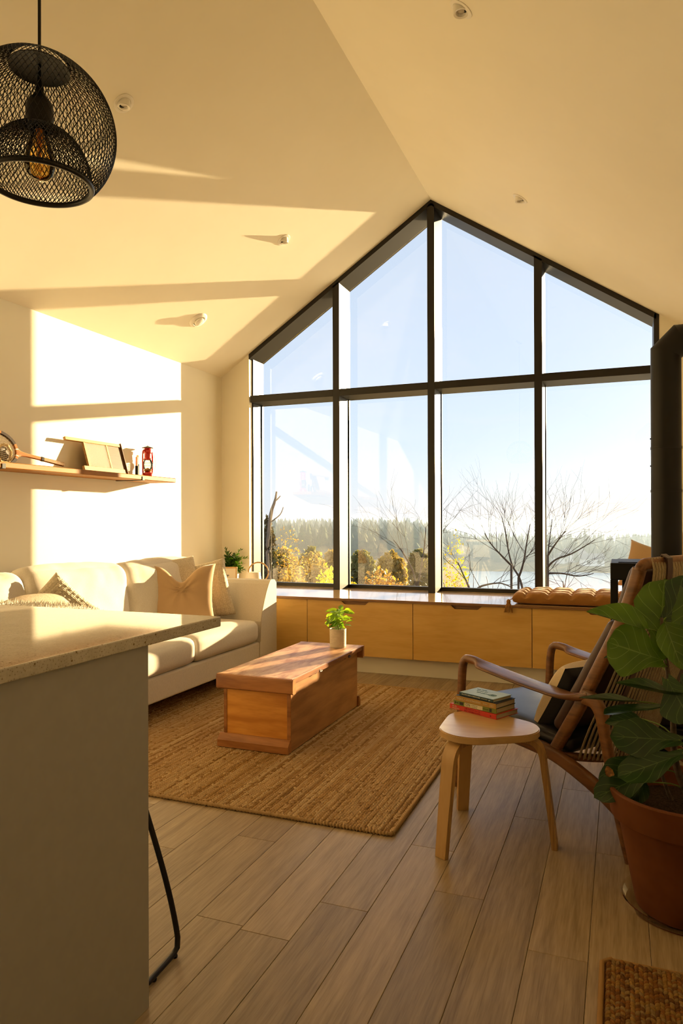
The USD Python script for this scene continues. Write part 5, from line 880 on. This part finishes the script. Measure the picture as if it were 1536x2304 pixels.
# branching helper
def limbs(P0, d, L, r, depth, rg_, out, spread=.55, kids=3, bend=.25, up=.10, tips=None, n=6):
    d = np.asarray(d, float) / np.linalg.norm(d); P = [np.asarray(P0, float)]; dd = d.copy()
    for _ in range(n - 1): dd = dd + rg_.normal(0, bend / n * 1.6, 3) + V(0, 0, up / n); dd /= np.linalg.norm(dd); P.append(P[-1] + dd * L / (n - 1))
    P = np.array(P); out.append(tube(P, np.linspace(r, r * .55, n), 6 if r > .012 else 4))
    if depth == 0:
        if tips is not None: tips += [P[-1], P[n // 2]]
        return
    for k in range(kids):
        u = rg_.uniform(.35, 1.0) if k else 1.0; i_ = min(n - 1, int(u * (n - 1))); b = P[i_]; T = P[i_] - P[i_ - 1]; T /= np.linalg.norm(T); s = rg_.normal(0, 1, 3); s -= T * (s @ T); s /= np.linalg.norm(s)
        limbs(b, T + s * spread * (rg_.uniform(.6, 1.4) if k else .35), L * rg_.uniform(.55, .8), r * .6, depth - 1, rg_, out, spread, kids, bend, up, tips, n)
def path_limb(pts, y, r0_, r1_, k=8): return tube(spline([at(*p, y=y + dy) for p, dy in pts], 24), np.linspace(r0_, r1_, 24), k)
def gz(x, y): return float(ground_z(np.array(x), np.array(y)))
def leafcloud(c, rad, n, size, seed, squash=1.0, hollow=.35):
    r = np.random.default_rng(seed); u = r.normal(0, 1, (n, 3)); u /= np.linalg.norm(u, axis=1, keepdims=True); u *= (hollow + (1 - hollow) * r.random((n, 1)) ** .6); lump = 1 + .35 * meshkit.fbm(u * 2.2 + seed, 2, seed)[:, None]; p = V(*c) + u * lump * V(*rad)
    a = r.normal(0, 1, (n, 3)); a /= np.linalg.norm(a, axis=1, keepdims=True); b = np.cross(a, r.normal(0, 1, (n, 3))); b /= np.linalg.norm(b, axis=1, keepdims=True); s = size * (.6 + .8 * r.random((n, 1)))
    v = np.stack([p - a * s, p + b * s * .55, p + a * s, p - b * s * .55], 1).reshape(-1, 3); k = np.arange(n)[:, None] * 4; return v, np.vstack([k + [0, 1, 2], k + [0, 2, 3]])
BRKD = mat('dead_bark', (0.085, 0.075, 0.068), .9, spec=.1, c2=(0.17, 0.13, 0.10), scale=10, stretch=(1, 1, .25), bump=.6, bscale=24, bdist=.02); TWIG = mat('bare_twig', (0.060, 0.048, 0.042), .9, spec=.1)
YD_ = 9.2
t = thing('dead_tree', 'dead forked tree trunk standing just outside the leftmost pane', 'tree', (*at(608, 1330, y=YD_)[:2], gz(*at(608, 1330, y=YD_)[:2])))
b0 = at(609, 1335, y=YD_); part(t, 'trunk', tube(spline([V(b0[0] + .02, b0[1], gz(b0[0], b0[1]) - .1), b0, at(602, 1262, y=YD_), at(601, 1240, y=YD_), at(606, 1180, y=YD_), at(611, 1148, y=YD_), at(619, 1125, y=YD_), at(622, 1106, y=YD_)], 40), np.interp(np.linspace(0, 1, 40), [0, .7, .9, 1], [.034, .024, .027, .012]), 10), BRKD, world=True, smooth=50)
part(t, 'branch', path_limb([((607, 1176), 0), ((618, 1168), -.05), ((631, 1156), -.1), ((637, 1141), -.12)], YD_, .011, .005), BRKD, world=True, smooth=50); part(t, 'branch', path_limb([((619, 1127), 0), ((626, 1121), .05), ((630, 1116), .08)], YD_, .012, .007), BRKD, world=True, smooth=50); part(t, 'branch', path_limb([((601, 1248), 0), ((607, 1236), -.05), ((612, 1222), -.1)], YD_, .012, .004), BRKD, world=True, smooth=50)
AUT = [leaf_mat('autumn_orange_leaf', (0.34, 0.17, 0.03), (0.46, 0.28, 0.05), trans=.4, rough=.6), leaf_mat('autumn_yellow_leaf', (0.50, 0.36, 0.03), (0.60, 0.50, 0.05), trans=.5, rough=.6), leaf_mat('autumn_lime_leaf', (0.34, 0.38, 0.02), (0.56, 0.52, 0.03), trans=.5, rough=.6), leaf_mat('dark_shrub_leaf', (0.045, 0.040, 0.022), (0.085, 0.066, 0.035), trans=.25, rough=.6), leaf_mat('dry_gold_leaf', (0.27, 0.20, 0.065), (0.38, 0.28, 0.095), trans=.35, rough=.7), leaf_mat('olive_leaf', (0.12, 0.125, 0.045), (0.20, 0.19, 0.07), trans=.3, rough=.7)]
def shrub(name, label, px_, ytop, y, wpx, m_, n, size, seed, cat='shrub', twigs=True, hollow=.3):
    """A shrub whose crown reaches pixel row ytop at column px_, rooted on the hillside at distance y."""
    tp = at(px_, ytop, y=y); g = gz(tp[0], tp[1]); h = tp[2] - g; w = abs(at(px_ + wpx / 2, ytop, y=y)[0] - at(px_ - wpx / 2, ytop, y=y)[0]); t = thing(name, label, cat, (tp[0], tp[1], g)); rg_ = np.random.default_rng(seed); out = []
    for k in range(5): limbs((rg_.normal(0, .06), rg_.normal(0, .06), -.05), (rg_.normal(0, .28), rg_.normal(0, .2), 1), h * .42, .008 + .003 * h, 2, rg_, out, .6, 3, .3, .12)
    part(t, 'stems', out, TWIG, smooth=60)
    part(t, 'leaves', leafcloud((0, 0, h * .58), (w / 2 * .85, w / 2 * .7, h * .36), n, size, seed, hollow=hollow), AUT[m_], smooth=False, kind='stuff'); return t
shrub('evergreen_shrub', 'dark dense shrub behind the dead trunk, left pane', 601, 1178, 11.2, 44, 3, 5200, .050, 1)
shrub('autumn_sapling', 'sapling with scattered orange leaves right of the dead trunk', 652, 1188, 12.5, 92, 0, 2000, .022, 2, 'tree', hollow=.1)
shrub('golden_shrub', 'golden dry shrub beyond the lime bush, left pane', 705, 1243, 15.0, 95, 4, 3600, .055, 3)
shrub('golden_shrub', 'golden dry shrub low behind the white lamp, left pane', 655, 1272, 11.5, 80, 4, 2600, .045, 4)
shrub('lime_shrub', 'bright lime-yellow bush at the foot of the left pane beside the post', 735, 1270, 9.6, 74, 2, 1500, .036, 5)
shrub('lime_shrub', 'small yellow bush at the left foot of the second pane', 789, 1294, 9.0, 44, 1, 600, .032, 6)
shrub('golden_shrub', 'russet shrub filling the middle of the second pane low down', 860, 1282, 17.0, 120, 0, 2600, .06, 7)
shrub('golden_shrub', 'dry brown shrub low at the right of the second pane', 935, 1290, 13.0, 90, 3, 900, .045, 8)
shrub('yellow_sapling', 'yellow-leaved sapling at the left of the third pane', 1024, 1190, 11.5, 74, 1, 1300, .024, 9, 'tree', hollow=.1)
def bare(name, label, y, trunks, seed, n_, L, r=.02, kids=3, depth=3):
    b = at(*trunks[0][0][0], y=y); t = thing(name, label, 'tree', (b[0], b[1], gz(b[0], b[1]))); rg_ = np.random.default_rng(seed)
    for pts in trunks:
        P = spline([at(*p, y=y + dy) for p, dy in pts], 24); P = np.vstack([V(P[0][0], P[0][1], gz(P[0][0], P[0][1]) - .1), P]); br = part(t, 'limb', tube(P, np.linspace(r * 1.5, r * .45, 25), 8), TWIG, world=True, smooth=50); tw = []
        for k in range(n_): i_ = int(rg_.integers(7, 25)); T = P[i_] - P[i_ - 1]; T /= np.linalg.norm(T); limbs(P[i_], T * .7 + rg_.normal(0, .55, 3) * V(1, .6, .6) + V(0, 0, .25), L * rg_.uniform(.5, 1), r * .42 * (1.2 - i_ / 30), depth - 1, rg_, tw, .6, kids, .35, .15)
        part(br, 'twigs', tw, TWIG, world=True, smooth=60, kind='stuff')
    return t
bare('bare_tree', 'leafless spreading tree across the third pane, bay behind', 13.0, [[((1176, 1332), 0), ((1168, 1300), 0), ((1152, 1272), .1), ((1142, 1232), .2), ((1136, 1195), .3), ((1128, 1162), .4)], [((1166, 1300), 0), ((1178, 1262), -.2), ((1184, 1225), -.3), ((1192, 1180), -.4)], [((1150, 1272), 0), ((1126, 1248), -.2), ((1106, 1226), -.3), ((1090, 1200), -.4)]], 3, 9, .80, .0145)
bare('bare_tree', 'leafless tree right of the third post, branches reaching over the water', 12.4, [[((1228, 1335), 0), ((1230, 1290), 0), ((1232, 1250), .1), ((1236, 1215), .2), ((1242, 1168), .3)], [((1231, 1278), 0), ((1252, 1258), -.2), ((1285, 1246), -.3), ((1310, 1232), -.3), ((1338, 1214), -.4)], [((1231, 1290), 0), ((1262, 1290), .2), ((1300, 1296), .3), ((1335, 1290), .4)], [((1232, 1250), 0), ((1252, 1220), -.2), ((1272, 1195), -.3)]], 5, 8, .75, .013)
bare('bare_shrub', 'thin leafless shrub in the right half of the second pane', 11.0, [[((938, 1335), 0), ((930, 1290), 0), ((910, 1250), .1), ((885, 1215), .2)], [((938, 1320), 0), ((948, 1270), 0), ((955, 1225), .1), ((958, 1185), .1)]], 7, 6, .8, .014)
bare('bare_shrub', 'low tangled leafless twigs at the foot of the third pane', 10.0, [[((1060, 1340), 0), ((1085, 1318), 0), ((1120, 1312), .1), ((1150, 1322), .2)], [((1060, 1335), 0), ((1045, 1300), 0), ((1030, 1265), .1)]], 9, 6, .55, .012)
bare('bare_shrub', 'small leafless shrub above the seat pad, fourth pane', 12.0, [[((1270, 1345), 0), ((1268, 1325), 0), ((1266, 1308), .1)]], 11, 7, .55, .012, depth=2)
for k, (px_, yt, y, w, m_, lb) in enumerate(((640, 1236, 42, 70, 4, 'pale gold autumn tree in the valley, left pane, next to the dead trunk'), (700, 1232, 55, 60, 5, 'olive tree in the valley, middle of the left pane'), (745, 1244, 48, 50, 4, 'pale gold autumn tree half behind the first post'), (815, 1238, 60, 60, 5, 'olive tree in the valley, left half of the second pane'), (880, 1242, 75, 70, 4, 'broad gold autumn tree in the valley, middle of the second pane'), (940, 1234, 80, 52, 5, 'olive tree in the valley beside the second post'))):
    shrub('valley_tree', lb, px_, yt, y, w, m_, 3600, .15 + .0022 * y, 50 + k, 'tree')
